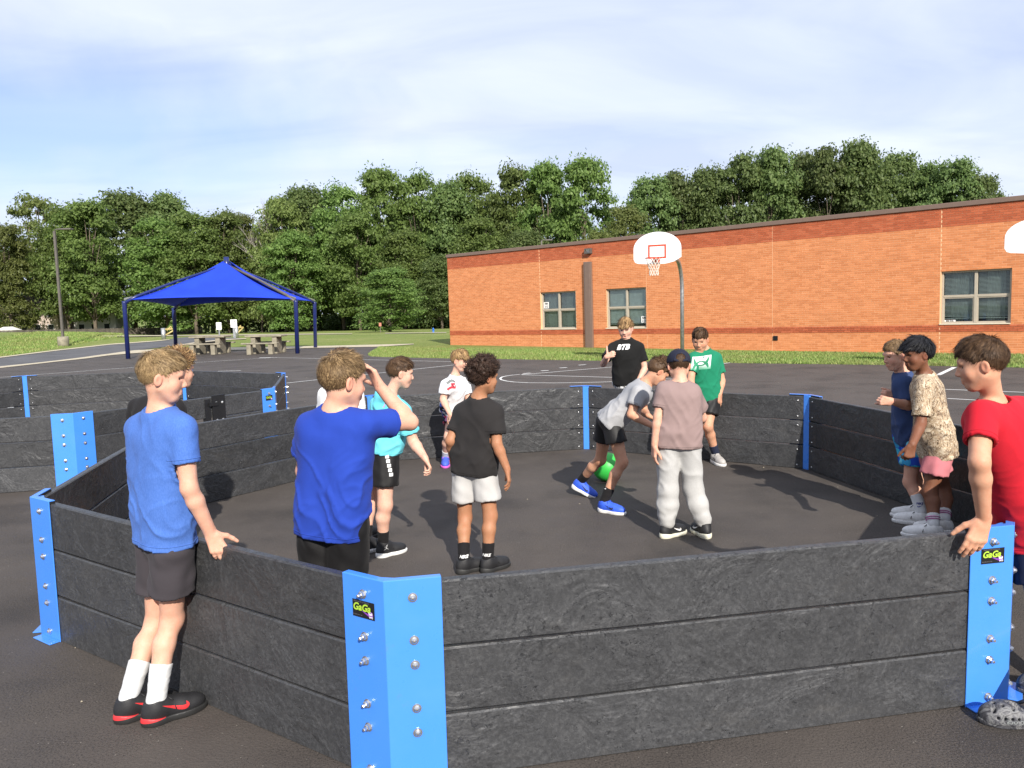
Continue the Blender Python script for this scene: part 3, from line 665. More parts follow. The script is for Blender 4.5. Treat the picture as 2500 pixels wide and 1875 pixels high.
# ================= gaga pits =================
WH=.235; GAP=.0075; WT=.72
def bolt_mesh(nut):
    b=MB()
    b.lathe([(.0165,0),(.0165,.003),(.010,.0035)],14)
    if nut: b.lathe([(.0125,.0035),(.0125,.013),(.009,.0145)],6); b.lathe([(.0065,.0145),(.0065,.026),(.005,.028)],8)
    else: b.lathe([(.011,.0035),(.0105,.008),(.006,.0125),(.001,.0135)],10)
    return b.mesh('bolt',MA['steel'],False)
BN=bolt_mesh(True); BD=bolt_mesh(False); 
b=MB(); b.lathe([(.009,0),(.0085,.004),(.004,.007)],10); BI=b.mesh('bolt',MA['steel'],True)
def sticker(parent,M_,w=.105,h=.062):
    "black decal with green lettering; M_ maps its plane (x right, y up, z out)"
    mat_bk=MA.setdefault('stk',simple('sticker_black',(.012,.012,.013),.3)); g=MA.setdefault('stg',simple('sticker_green',(.36,.55,.05),.4)); pu=MA.setdefault('stp',simple('sticker_purple',(.20,.05,.36),.4)); wh=MA['white']
    bm=bmesh.new(); me=bpy.data.meshes.new('sticker')
    for m in(mat_bk,g,pu,wh,MA.setdefault('sgr',simple('sticker_grey',(.16,.15,.16),.4))): me.materials.append(m)
    def face(pts,mi,z):
        f=bm.faces.new([bm.verts.new(M_@Vector((x,y,z))) for x,y in pts]); f.material_index=mi
    face([(-w/2,-h/2),(w/2,-h/2),(w/2,h/2),(-w/2,h/2)],0,.0012)
    face([(-.01,-.004),(.022,-.012),(.022,-.020),(.005,-.012)],2,.002)
    n=14; face([(.034+.012*math.cos(6.283*i/n),-.013+.012*math.sin(6.283*i/n)) for i in range(n)],2,.0024)
    def tx(s,size,x,y,mi,z,bold=.0,sh=0.):
        v,f=text_poly(s,size,bold,sh); vs=[bm.verts.new(M_@Vector((p.x+x,p.y+y,z))) for p in v]
        for q in f:
            try: c=bm.faces.new([vs[j] for j in q]); c.material_index=mi
            except ValueError: pass
    tx('GaGa',.036,-.008,.006,1,.003,.0012,.25); tx('ball',.013,.035,-.010,3,.0035,.0004); tx('PITS',.009,.037,-.022,3,.0035,.0003)
    tx('INNOVATIVE OUTDOOR',.0065,-.008,.0255,4,.003); tx('GAGABALLPITS.COM',.005,-.028,-.022,4,.003)
    bm.to_mesh(me); bm.free(); return obj('sticker',me,parent)
def gaga_pit(ctr,rot,label,first_side_gate=None,stickers=(),skip=()):
    R=3.199; e=empty('gaga_pit',(ctr[0],ctr[1],0),0,label,'gaga ball pit')
    def V(i,r): a=rot+i*math.pi/4; return Vector((r*math.sin(a),-r*math.cos(a),0))
    side=(V(1,R)-V(0,R)).length
    def board_mesh(L,z0,h=WH,th=.042):
        mb=MB(); n=max(2,int(L/.08))
        # slightly uneven board: cross-section swept with small waviness
        prof=[(0,.006),(.006,0),(th-.006,0),(th,.006),(th,h-.006),(th-.006,h),(.006,h),(0,h-.006)]
        rr=random.Random(int(L*1e4)+int(z0*1e3)); ph=rr.uniform(0,6)
        v=[]
        for i in range(n+1):
            x=L*i/n; w=.0012*math.sin(x*3.1+ph)
            for (y,z) in prof: v.append((x,y+w,z+.0008*math.sin(x*5+ph)))
        f=[(i*8+k,i*8+(k+1)%8,(i+1)*8+(k+1)%8,(i+1)*8+k) for i in range(n) for k in range(8)]+[tuple(range(8)),tuple(range(n*8,n*8+8))[::-1]]
        mb.add(v,f); return mb.mesh('board',MA['board'])
    bms=[board_mesh(side-.07,.3+z) for z in(0,.24,.48)]
    for i in range(8):
        a=V(i,R); b=V((i+1)%8,R); d=(b-a).normalized(); M_=frame_to(a+d*.035,b)   # y axis points inwards
        inw=(-(a+b)/2).normalized()
        for k in range(3):
            if i==first_side_gate:
                for part in (0,1,2):
                    Ls=(side-.07)/2-.38; 
                    if part==0: o=obj('board',board_mesh(Ls,k),e); x=0
                    elif part==2: o=obj('board',board_mesh(Ls,k+.1),e); x=side-.07-Ls
                    else:
                        if k<2: continue
                        o=obj('board',board_mesh(.0+ (side-.07)-2*Ls-.02,k+.2),e); x=Ls+.01
                    m=M_.copy(); 
                    if M_.col[1].to_3d().dot(inw)>0: m=M_@Matrix.Translation((0,-.042,0))
                    o.matrix_local=m@Matrix.Translation((x,0,k*(WH+GAP)+(.0 if part!=1 else .0)))
                continue
            o=obj('board',bms[k],e); m=M_@Matrix.Translation((0,-.042,0)) if M_.col[1].to_3d().dot(inw)>0 else M_
            o.matrix_local=m@Matrix.Translation((0,0,k*(WH+GAP)))
    T=.0055; Fw=.197; zt_=WT+.018
    for i in range(8):
        if i in skip: continue
        c=V(i,R+.0535); dn=(V((i+1)%8,R)-V(i,R)).normalized(); dp=(V((i-1)%8,R)-V(i,R)).normalized(); rad=V(i,1.)
        # outer plate: V shaped shell
        nn=(dn+(-dp)*0); n1=Vector((dn.y,-dn.x,0)); n1=n1 if n1.dot(rad)>0 else -n1; n2=Vector((dp.y,-dp.x,0)); n2=n2 if n2.dot(rad)>0 else -n2
        mit=rad*(T/math.cos(math.pi/8))
        p0=c+dp*Fw; p1=c; p2=c+dn*Fw
        q0=p0-n2*T; q1=c-mit; q2=p2-n1*T
        mb=MB(); poly=[(p.x,p.y) for p in(p0,p1,p2,q2,q1,q0)]; mb.prism(poly,.0,zt_)
        # top flange folded inwards
        r0=p0-n2*.032; r1=c-rad*(.032/math.cos(math.pi/8)); r2=p2-n1*.032
        mb.prism([(p.x,p.y) for p in(q0,q1,q2,r2,r1,r0)],zt_-T,zt_)
        lin=[(p.x,p.y) for p in(q0,q1,q2,r2-n1*.001,r1-rad*.001,r0-n2*.001)]
        obj('corner_liner',MB().prism(lin,WT-.0005,zt_-T-.0005).mesh('corner_liner',MA['black']),e)
        # foot flanges bent outwards
        for A_,B_,nr in((c+dn*.02,p2-dn*.003,n1),(p0-dp*.003,c+dp*.02,n2)):
            mb.prism([(p.x,p.y) for p in(A_,B_,B_+nr*.05-dn*0,A_+nr*.05)],.001,.001+T)
        br=obj('corner_bracket',mb.mesh('corner_bracket',MA['blue'],bevel=.0015,seg=1),e)
        for (st,dd,n_) in((c,dn,n1),(c,dp,n2)):
            for k in range(3):
                for dz in(.038,.192):
                    z=k*(WH+GAP)+dz; p=st+dd*.097+n_*.0008+Vector((0,0,z+random.uniform(-.003,.003)))
                    m=frame_to((0,0,0),n_).to_3x3(); Mz=Matrix.Rotation(math.pi/2,4,'Y')
                    o=obj('bolt',BN if dd is dp else BD,br); o.matrix_local=Matrix.Translation(p)@(m.to_4x4()@Mz)@Matrix.Rotation(random.random()*6,4,'Z')
                    pi_=V(i,R)+dd*.09-n_*.0005+Vector((0,0,z)); o=obj('bolt',BI,br); o.matrix_local=Matrix.Translation(pi_)@(frame_to((0,0,0),-n_).to_3x3().to_4x4()@Mz)
        # inner post closing the corner
        ic=V(i,R); w=.034
        a1=ic+dp*w;a2=ic+dn*w
        mb=MB().prism([(p.x,p.y) for p in(a1+n2*.035,a1,a2,a2+n1*.035,c-mit)],.0,WT+.01)
        obj('inner_post',mb.mesh('inner_post',MA['blue'],bevel=.002,seg=1),e)
        if i in stickers:
            wside=stickers[i]; dd,n_=(dn,n1) if wside=='n' else (dp,n2); p=c+dd*.097+n_*.001+Vector((0,0,.622))
            x=Vector((0,0,1)).cross(n_); M2=Matrix((x,Vector((0,0,1)),n_)).transposed().to_4x4(); M2.translation=p; sticker(br,M2)
    return e,V,side
g1,V1_,side=gaga_pit((.202,5.734),-.2028,'octagonal pit of black plank walls with blue corner brackets around the playing children',stickers={0:'p',1:'p'})
g2,V2_,_=gaga_pit((-6.15,10.1),.62,'second empty octagonal black walled pit farther back at the left',first_side_gate=0,stickers={1:'p'})
# black hinged gate leaf of the far pit
a=V2_(0,3.2);b=V2_(1,3.2); M_=frame_to(a,b); mb=MB().box((1.55,-.06,.0),(1.72,-.045,.74)).box((1.5,-.075,.62),(1.62,-.06,.66)).box((1.46,-.05,.3),(1.53,.0,.7))
gt=obj('gate_hinge',mb.mesh('gate_hinge',MA['black']),g2); gt.matrix_local=M_
for z in(.05,.25,.45,.65):
    for x in(1.6,1.68):
        o=obj('bolt',BD,gt); o.matrix_local=Matrix.Translation((x,-.061,z))@Matrix.Rotation(math.pi/2,4,'X')
# ================= shade canopy =================
cn=[at(313,876),at(430,861),at(770,849),at(726,863)]; tops=[dep(303,735,cn[0].y),dep(424,752,cn[1].y),dep(768,737,cn[2].y),dep(722,733,cn[3].y)]
pk=Vector(((cn[0].x+cn[2].x)/2,(cn[0].y+cn[2].y)/2,0)); pk=dep(553,640,pk.y)
cano=empty('shade_canopy',(0,0,0),0,'royal blue fabric shade canopy on four navy posts over picnic tables','canopy')
for i in range(4):
    foot=cn[i]; foot.z=0
    mb=MB().tube([foot-Vector((0,0,.1)),foot.lerp(tops[i],.97),tops[i]],.085,14); obj('post',mb.mesh('post',MA['darkblue'],True),cano)
    t_=tops[i]; mb=MB().tube([t_-Vector((0,0,.08)),t_+(pk-t_)*.12,t_+(pk-t_)*.5,pk-Vector((0,0,.12))],[.07,.06,.05,.05],10); obj('rafter',mb.mesh('rafter',MA['darkblue'] if i<3 else MA['polebronze'],True),cano)
    mb=MB()
    for q in(0,1,2): mb.tube([t_+Vector((0,0,.04+.03*q)),t_+(pk-t_)*.07+Vector((0,0,.05))],.014,6)
    obj('cable_clamp',mb.mesh('cable_clamp',MA['steel']),cano)
obj('peak_post',MB().tube([pk-Vector((0,0,.5)),pk+Vector((0,0,.22))],.11,12).mesh('peak_post',MA['darkblue'],True),cano)
def sail(a,b,p,name='canopy_panel',sag=.14,n=14,off=0.):
    "triangular cloth between two corner tops and the peak: concave lower edge, sagging hips"
    v=[];f=[];c=(a+b+p)/3
    for i in range(n+1):
        s=i/n                # 0 bottom .. 1 peak
        s2=s; A=a.lerp(p,s);B=b.lerp(p,s); A=A-Vector((0,0,4*sag*1.0*s*(1-s)*1.15)); B=B-Vector((0,0,4*sag*1.0*s*(1-s)*1.15))
        for j in range(n+1):
            t=j/n; q=A.lerp(B,t); q=q+Vector((0,0,-off)); bow=4*t*(1-t)*(1-s)
            q=q+ (p-(a+b)/2).normalized()*bow*.16*(a-b).length*.35+Vector((0,0,-.10*bow)); v.append(q)
    f=[(i*(n+1)+j,i*(n+1)+j+1,(i+1)*(n+1)+j+1,(i+1)*(n+1)+j) for i in range(n) for j in range(n)]
    me=new_mesh(name,v,f,MA['canvas'],True); o=obj(name,me,cano); m=o.modifiers.new('s','SOLIDIFY'); m.thickness=.006; return o
t0,t1,t2,t3=tops
pf=pk-Vector((0,0,-.05))
off_=(t3-t0).normalized()
sail(t0+ (pk-t0)*.03,t3+(pk-t3)*.03-(t2-t3)*.05,pf-off_*.12); sail(t1+(pk-t1)*.03,t0+(pk-t0)*.03,pf-off_*.12); sail(t2+(pk-t2)*.03,t1+(pk-t1)*.03,pf)
sail(t3+(pk-t3)*.03+(t2-t3)*.16,t2+(pk-t2)*.03,pf+off_*.12)
# ================= picnic tables =================
def table(u0,v0,u1,label):
    a=at(u0,v0); b=at(u1,v0-1.5); b.y=a.y; L_=(b-a).length+.9; c=(a+b)/2; e=empty('picnic_table',(c.x,c.y+.75,0),-.05,label,'picnic table')
    def slab(n,y0,y1,z0,z1,l): obj(n,MB().box((-l/2,y0,z0),(l/2,y1,z1)).mesh(n,MA['table'],bevel=.012,seg=1),e)
    slab('tabletop',-.38,.38,.70,.77,1.55); slab('bench',-.88,-.62,.42,.48,1.5); slab('bench',.62,.88,.42,.48,1.5)
    for x in(-.45,.45):
        obj('leg',MB().box((x-.09,-.84,0),(x+.09,-.60,.42)).mesh('leg',MA['table'],bevel=.01,seg=1),e)
        obj('leg',MB().box((x-.09,.60,0),(x+.09,.84,.42)).mesh('leg',MA['table'],bevel=.01,seg=1),e)
        obj('leg',MB().box((x-.1,-.32,0),(x+.1,.32,.70)).mesh('leg',MA['table'],bevel=.01,seg=1),e)
table(478,867,522,'left concrete picnic table with benches under the canopy'); table(612,866,665,'right concrete picnic table with benches under the canopy')
# ================= lamp poles =================
p=at(156,853); lp=empty('lamp_pole',(p.x,p.y,0),0,'tall dark bronze lamp pole on a round concrete base on the left lawn','lamp pole'); hg=dep(153,567,p.y).z
lp.location.z=H(p.x,p.y)-.02
obj('base',MB().lathe([(.28,-.2),(.28,.50),(.26,.53)],20).mesh('base',MA['table'],True),lp); obj('pole',MB().box((-.055,-.055,.5),(.055,.055,hg-.1)).mesh('pole',MA['polebronze']),lp)
obj('arm',MB().tube([(0,0,hg-.15),(.05,0,hg-.03),(.2,0,hg),(.45,0,hg)],.035,8).mesh('arm',MA['polebronze'],True),lp); obj('lamp_head',MB().box((.42,-.17,hg-.05),(.95,.17,hg+.03)).mesh('lamp_head',MA['polebronze'],bevel=.02),lp)
Y=62; q=dep(1322,586,Y); lp=empty('lamp_pole',(q.x,Y,H(q.x,Y)),0,'lamp pole whose head just shows above the roof near the wall lamp','lamp pole'); hg=q.z-H(q.x,Y)
obj('pole',MB().box((-.055,-.055,0),(.055,.055,hg-.05)).mesh('pole',MA['polebronze']),lp); obj('lamp_head',MB().tube([(0,0,hg-.1),(.08,0,hg-.01),(.3,0,hg)],.04,8).box((.28,-.17,hg-.05),(.85,.17,hg+.03)).mesh('lamp_head',MA['polebronze']),lp)
# ================= road signs, barrier gate, hydrant =================
def sign(u,vb,vt,w,h,txt_,label,pole=.03):
    p=gat(u,vb); e=empty('road_sign',p,0,label,'sign'); Y=p.y; top=dep(u,vt,Y).z-p.z
    obj('pole',MB().box((-pole,-.02,0),(pole,.02,top-.02)).mesh('pole',MA['galv']),e); s=obj('sign_plate',MB().box((-w/2,-.03,top-h),(w/2,-.022,top)).mesh('sign_plate',MA['white'],bevel=.002,seg=1),e)
    v=[];f=[]
    for i,t_ in enumerate(txt_):
        a,b=text_poly(t_,h*.24,.004); m=len(v); v+=[(q.x,-.034,top-h*(.2+.27*i)+q.y) for q in a]; f+=[tuple(j+m for j in g) for g in b]
    if v: obj('lettering',new_mesh('lettering',v,f,MA['black']),s)
sign(538,850,787,.26,.36,(),'blank backed white road sign between the picnic tables')
sign(573,825,780,.42,.52,('ONE','WAY','<-'),'white ONE WAY sign beside the open barrier post',.08)
def barrier(u,vb,vt,dir_,label):
    p=gat(u,vb); top=dep(u,vt,p.y).z-p.z; e=empty('barrier_gate',p,0,label,'gate'); obj('post',MB().tube([(0,0,-.1),(0,0,top)],.13,12).mesh('post',MA['galv'],True),e)
    w=1.6*dir_; mb=MB().tube([(0,0,top-.08),(w,0.3,top-.08)],.05,8).tube([(w,.3,top-.08),(0,0,.2)],.05,8).tube([(w*.33,.1,top-.1),(w*.3,.1,.5)],.03,6).tube([(w*.66,.2,top-.1),(w*.6,.2,.8)],.03,6).tube([(w*.33,.1,top-.1),(w*.6,.2,.8)],.03,6)
    obj('arm',mb.mesh('arm',MA['yellow'],True),e)
barrier(400,829,801,.42,'grey post with yellow swung open barrier arm left of the canopy post'); barrier(578,823,797,.25,'grey barrier post with folded yellow arm behind the white sign')
p=gat(1058,812); hy=empty('fire_hydrant',p,0,'small blue fire hydrant on the lawn beside the school corner','hydrant'); sc_=dep(1058,800,p.y).z-p.z; k=sc_/.8
obj('barrel',MB().lathe([(.2*k,0),(.2*k,.05*k),(.13*k,.07*k),(.13*k,.55*k),(.16*k,.57*k),(.16*k,.6*k),(.1*k,.72*k),(.04*k,.76*k),(.04*k,.82*k)],14).mesh('barrel',MA['hydrant'],True),hy); obj('nozzle',MB().tube([(-.24*k,0,.42*k),(.24*k,0,.42*k)],.07*k,10).mesh('nozzle',MA['hydrant'],True),hy)
for u,v in((917,802),(929,804)):
    p=gat(u,v+8); e=empty('marker_sign',p,0,'small reddish marker sign at the wood edge, %s of the two'%('left' if u<920 else 'right'),'sign'); t_=dep(u,v-16,p.y).z-p.z
    obj('pole',MB().box((-.03,-.02,0),(.03,.02,t_-.3)).mesh('pole',MA['wood']),e); obj('plate',MB().box((-.13,-.04,t_-.36),(.13,-.022,t_)).mesh('plate',simple('faded_red',(.42,.16,.11),.7)),e)
# ================= basketball hoops =================
def hoop(pu,board_l,board_r,btop,bbot,Y,label,pole_x=None):
    # fan shaped steel board 1.37 m wide
    bl=dep(board_l,(btop+bbot)/2,Y); brr=dep(board_r,(btop+bbot)/2,Y); cx=(bl.x+brr.x)/2; zt_=dep((board_l+board_r)/2,btop,Y).z; zb_=dep((board_l+board_r)/2,bbot,Y).z
    yaw=-.42; wd_=(brr.x-bl.x)/math.cos(yaw); e=empty('basketball_hoop',(cx,Y,0),yaw,label,'basketball hoop'); h=zt_-zb_; hw=wd_/2
    prof=[]; n=22
    for i in range(n+1):
        a=math.pi*i/n; prof.append((hw*math.cos(a)*1.0,zb_+h*.47+h*.53*math.sin(a)))
    prof=[(hw,zb_+h*.18)]+prof+[(-hw,zb_+h*.16),(-hw*.93,zb_+h*.06),(-hw*.8,zb_+.02),(-hw*.35,zb_-.005),(hw*.35,zb_-.005),(hw*.7,zb_+h*.05)]
    mb=MB(); m=len(prof); v=[(x,-.02,z) for x,z in prof]+[(x,.02,z) for x,z in prof]; mb.add(v,[tuple(range(m)),tuple(range(m,2*m))[::-1]]+[(i,(i+1)%m,m+(i+1)%m,m+i) for i in range(m)])
    bd=obj('backboard',mb.mesh('backboard',MA['white']),e)
    x0,x1,z0,z1=-.25,.25,zb_+h*.165,zb_+h*.60; t=.045; mb=MB()
    for a,b,c,d in((x0,x1,z1-t,z1),(x0,x1,z0,z0+t),(x0,x0+t,z0+t,z1-t),(x1-t,x1,z0+t,z1-t)): mb.box((a,-.0245,c),(b,-.0205,d))
    obj('target_square',mb.mesh('target_square',MA['redpaint']),bd)
    rz=zb_+h*.165; ry=-.02-.15-.228; mb=MB(); pts=[(.228*math.cos(2*math.pi*i/28),ry+.228*math.sin(2*math.pi*i/28),rz) for i in range(29)]; mb.tube(pts,.012,8)
    mb.box((-.09,-.05,rz-.13),(.09,-.0205,rz+.02)).box((-.07,ry+.2,rz-.02),(.07,-.05,rz)); mb.tube([(-.08,-.04,rz-.12),(-.12,ry+.16,rz-.01)],.01,6).tube([(.08,-.04,rz-.12),(.12,ry+.16,rz-.01)],.01,6)
    obj('rim',mb.mesh('rim',MA['redpaint'],True),e)
    mb=MB(); K=12; Lv=6
    def np_(k,l): 
        r=.225*(1-.5*min(1,l/4.2))+(.01 if l>4 else 0); a=2*math.pi*(k+.5*(l%2))/K; return (r*math.cos(a),ry+r*math.sin(a),rz-.01-l*.078)
    for l in range(Lv):
        for k in range(K):
            mb.tube([np_(k,l),np_(k if l%2==0 else k+1,l+1)],.0062,4,False); mb.tube([np_(k,l),np_(k-1 if l%2==0 else k,l+1)],.0062,4,False)
    obj('net',mb.mesh('net',MA['rope']),e)
    # gooseneck pole
    pb=Vector((0.32,1.75,0)); 
    pts=[(pb.x,pb.y,-.2),(pb.x,pb.y,zb_-.75)]
    for i in range(1,9):
        a=math.pi/2*i/8; pts.append((pb.x*(1-.0*i/8),pb.y-.8*(1-math.cos(a)),zb_-.75+.9*math.sin(a)))
    pts.append((pb.x-.15,.1,zb_+.18)); obj('pole',MB().tube(pts,.058,16).mesh('pole',MA['galv'],True),e)
    obj('brace',MB().box((-.25,.02,zb_+.1),(.3,.1,zb_+.22)).mesh('brace',MA['galv']),e); return e
hoop(1653,1551,1658,566,644,21.6,'white fan shaped basketball backboard with orange rim in front of the brick wall')
hoop(2560,2472,2604,531,617,16.8,'second basketball backboard cut off at the right edge')
# ================= people: implicit surfaces meshed with numpy =================
def vrot(yaw,pitch=0.,roll=0.):
    "frame columns: x = person's right, y = forward, z = up; yaw from +y towards +x, pitch down positive"
    a=math.radians(yaw); p=math.radians(pitch); r=math.radians(roll)
    f=np.array([math.sin(a)*math.cos(p),math.cos(a)*math.cos(p),-math.sin(p)]); x=np.array([math.cos(a),-math.sin(a),0.]); z=np.cross(x,f)
    x2=x*math.cos(r)+z*math.sin(r); z2=np.cross(x2,f); return np.stack([x2,f,z2],1)
class Field:
    def __init__(s,lo,hi,vox):
        s.lo=np.array(lo,float); s.v=vox; s.n=np.ceil((np.array(hi)-s.lo)/vox).astype(int)+1
        s.d=np.full(s.n,.25,np.float32)
    def sub(s,lo,hi):
        i0=np.clip(np.floor((lo-s.lo)/s.v).astype(int),0,s.n); i1=np.clip(np.ceil((hi-s.lo)/s.v).astype(int)+1,0,s.n)
        if (i1<=i0).any(): return None,None
        sl=tuple(slice(a,b) for a,b in zip(i0,i1)); ax=[s.lo[k]+s.v*np.arange(i0[k],i1[k]) for k in range(3)]
        return sl,(ax[0][:,None,None],ax[1][None,:,None],ax[2][None,None,:])
    def comb(s,sl,d,op,k):
        a=s.d[sl]
        if op=='u':
            if k>0: h=np.maximum(k-np.abs(a-d),0)/k; s.d[sl]=np.minimum(a,d)-h*h*k*.25
            else: s.d[sl]=np.minimum(a,d)
        else:
            if k>0: h=np.maximum(k-np.abs(a+d),0)/k; s.d[sl]=np.maximum(a,-d)+h*h*k*.25
            else: s.d[sl]=np.maximum(a,-d)
    def cone(s,a,b,ra,rb,op='u',k=.02,cut=None,flat=None):
        a=np.asarray(a,float);b=np.asarray(b,float); m=max(ra,rb)+max(k,.02)+.02
        sl,g=s.sub(np.minimum(a,b)-m,np.maximum(a,b)+m)
        if sl is None: return
        ab=b-a; L2=max(1e-12,ab@ab); X,Y,Z=g[0]-a[0],g[1]-a[1],g[2]-a[2]
        t=np.clip((X*ab[0]+Y*ab[1]+Z*ab[2])/L2,0,1); dx,dy,dz=X-t*ab[0],Y-t*ab[1],Z-t*ab[2]
        q=dx*dx+dy*dy+dz*dz
        if flat is not None:   # flattened section: shrink along an axis
            w,fac=flat; c=dx*w[0]+dy*w[1]+dz*w[2]; q=q+c*c*(fac*fac-1)
        d=np.sqrt(q)-(ra+(rb-ra)*t)
        if cut is not None:
            c,n=cut; d=np.maximum(d,(g[0]-c[0])*n[0]+(g[1]-c[1])*n[1]+(g[2]-c[2])*n[2])
        s.comb(sl,d.astype(np.float32),op,k)
    def ell(s,c,r,R=None,op='u',k=.02):
        c=np.asarray(c,float); r=np.asarray(r,float); R=np.eye(3) if R is None else R; m=r.max()+max(k,.02)+.02
        sl,g=s.sub(c-m,c+m)
        if sl is None: return
        X,Y,Z=g[0]-c[0],g[1]-c[1],g[2]-c[2]
        q=[X*R[0,i]+Y*R[1,i]+Z*R[2,i] for i in range(3)]
        k0=np.sqrt(sum((q[i]/r[i])**2 for i in range(3))); k1=np.sqrt(sum((q[i]/r[i]**2)**2 for i in range(3)))+1e-9
        s.comb(sl,(k0*(k0-1)/k1).astype(np.float32),op,k)
    def plane(s,c,n):
        "keep the side the normal points away from"
        sl,g=s.sub(s.lo,s.lo+s.n*s.v); s.d=np.maximum(s.d,((g[0]-c[0])*n[0]+(g[1]-c[1])*n[1]+(g[2]-c[2])*n[2]).astype(np.float32))
    def nets(s):
        D=s.d; D=np.where(D==0,1e-6,D); n=D.shape; ins=D<0
        c=[ins[i:n[0]-1+i,j:n[1]-1+j,k:n[2]-1+k] for i in(0,1) for j in(0,1) for k in(0,1)]
        sm=sum(x.astype(np.int8) for x in c); act=(sm>0)&(sm<8); idx=np.argwhere(act)
        if len(idx)==0: return np.zeros((0,3)),np.zeros((0,4),int)
        vid=np.full(act.shape,-1,np.int32); vid[act]=np.arange(len(idx))
        acc=np.zeros((len(idx),3)); cnt=np.zeros(len(idx)); i,j,k=idx.T
        cor=[(a,b,e) for a in(0,1) for b in(0,1) for e in(0,1)]
        val={q:D[i+q[0],j+q[1],k+q[2]] for q in cor}
        for a in cor:
            for ax in range(3):
                if a[ax]==0:
                    b=list(a); b[ax]=1; b=tuple(b); va,vb=val[a],val[b]; m=(va<0)!=(vb<0)
                    t=va[m]/(va[m]-vb[m]); p=np.tile(np.array(a,float),(m.sum(),1)); p[:,ax]+=t; acc[m]+=p; cnt[m]+=1
        P=s.lo+(idx+acc/cnt[:,None])*s.v
        Q=[]
        for ax in range(3):
            o=[0,1,2]; o.remove(ax); u,w=o
            sA=[slice(None)]*3; sB=[slice(None)]*3; sA[ax]=slice(0,-1); sB[ax]=slice(1,None)
            sA[u]=sB[u]=slice(1,-1); sA[w]=sB[w]=slice(1,-1)
            A=ins[tuple(sA)];B=ins[tuple(sB)]; e=np.argwhere(A!=B); fl=A[tuple(e.T)]
            e=e.copy(); e[:,u]+=1; e[:,w]+=1
            def cell(du,dw): q=e.copy(); q[:,u]-=du; q[:,w]-=dw; return vid[tuple(q.T)]
            q=np.stack([cell(1,1),cell(0,1),cell(0,0),cell(1,0)],1)
            flip=fl if ax!=1 else ~fl
            q[~flip]=q[~flip][:,::-1]; Q.append(q)
        return P,np.concatenate(Q)
def gnoise(p,seed=0):
    "smooth value noise in numpy"
    p=np.asarray(p); i=np.floor(p).astype(np.int64); f=p-i; f=f*f*(3-2*f)
    def h(a,b,c):
        n=(a*374761393+b*668265263+c*2147483647+seed*974634777)&0xffffffff; n=((n^(n>>13))*1274126177)&0xffffffff; return ((n^(n>>16))&0xffff)/32768.-1
    x,y,z=i.T; r=0
    for dx in(0,1):
        for dy in(0,1):
            for dz in(0,1):
                r=r+h(x+dx,y+dy,z+dz)*np.where(dx,f[:,0],1-f[:,0])*np.where(dy,f[:,1],1-f[:,1])*np.where(dz,f[:,2],1-f[:,2])
    return r
def vnormals(V,Q):
    a=V[Q[:,2]]-V[Q[:,0]]; b=V[Q[:,3]]-V[Q[:,1]]; n=np.cross(a,b); N_=np.zeros_like(V)
    for k in range(4): np.add.at(N_,Q[:,k],n)
    return N_/(np.linalg.norm(N_,axis=1)[:,None]+1e-12)
def smooth(V,Q,it=1,lam=.5):
    n=len(V); e=np.concatenate([Q[:,[0,1]],Q[:,[1,2]],Q[:,[2,3]],Q[:,[3,0]]]); c=np.bincount(e[:,0],minlength=n)+np.bincount(e[:,1],minlength=n)
    for _ in range(it):
        s=np.zeros_like(V)
        for k in range(3): s[:,k]=np.bincount(e[:,0],V[e[:,1],k],n)+np.bincount(e[:,1],V[e[:,0],k],n)
        V=V*(1-lam)+lam*s/np.maximum(c,1)[:,None]
    return V
def add_attr(me,name,vals):
    a=me.attributes.new(name,'FLOAT','POINT'); a.data.foreach_set('value',np.asarray(vals,np.float32))
# ---- materials of people ----
def m_skin(name,c,shade=1.):
    t=NT(name); a=t.node('ShaderNodeAttribute',attribute_name='red'); b=t.node('ShaderNodeAttribute',attribute_name='dark')
    n=t.noise(22,6,.7); base=t.mix(t.ramp(n,[(.35,0.),(.7,.8)]),c,(c[0]*.90,c[1]*.76,c[2]*.70))
    c1=t.mix(a.outputs['Fac'],base,(c[0]*.92,c[1]*.52,c[2]*.48)); c2=t.mix(b.outputs['Fac'],c1,(c[0]*.25,c[1]*.2,c[2]*.16))
    t.bump(t.noise(260,4,.7),.25,.0015); return t.fin(c2,.58,0,.32,sub=(.10,.012))
def m_cloth(name,c,rough=.9,weave=900.,heather=0.,spec=.2,sheen=.03,sat=None):
    t=NT(name); n=t.noise(6,4,.5); col=t.mix(t.ramp(n,[(.3,0.),(.7,.5)]),c,tuple(x*.9 for x in c))
    if heather:
        hh=t.noise(260,4,.8,sc=(1,1,.35)); col=t.mix(t.ramp(hh,[(.4,0.),(.62,heather)]),col,tuple(min(1,x*1.35+.05) for x in c))
    w=t.math('ADD',t.math('MULTIPLY',t.noise(weave,2,.5),.35),t.math('MULTIPLY',t.noise(34,5,.6,dist=.9),.9)); t.bump(w,.22,.004)
    return t.fin(col,rough,0,spec,sheen=sheen)
def m_hair(name,a,b,c):
    t=NT(name); g=t.node('ShaderNodeNewGeometry'); r=t.math('ADD',t.math('MULTIPLY',g.outputs['Random Per Island'],.75),t.math('MULTIPLY',t.noise(60,3,.6,sc=(1,1,.4)),.3))
    return t.fin(t.ramp(r,[(.1,a),(.5,b),(.95,c)]),.55,0,.22)
def m_print(name,fn):
    t=NT(name); return fn(t)
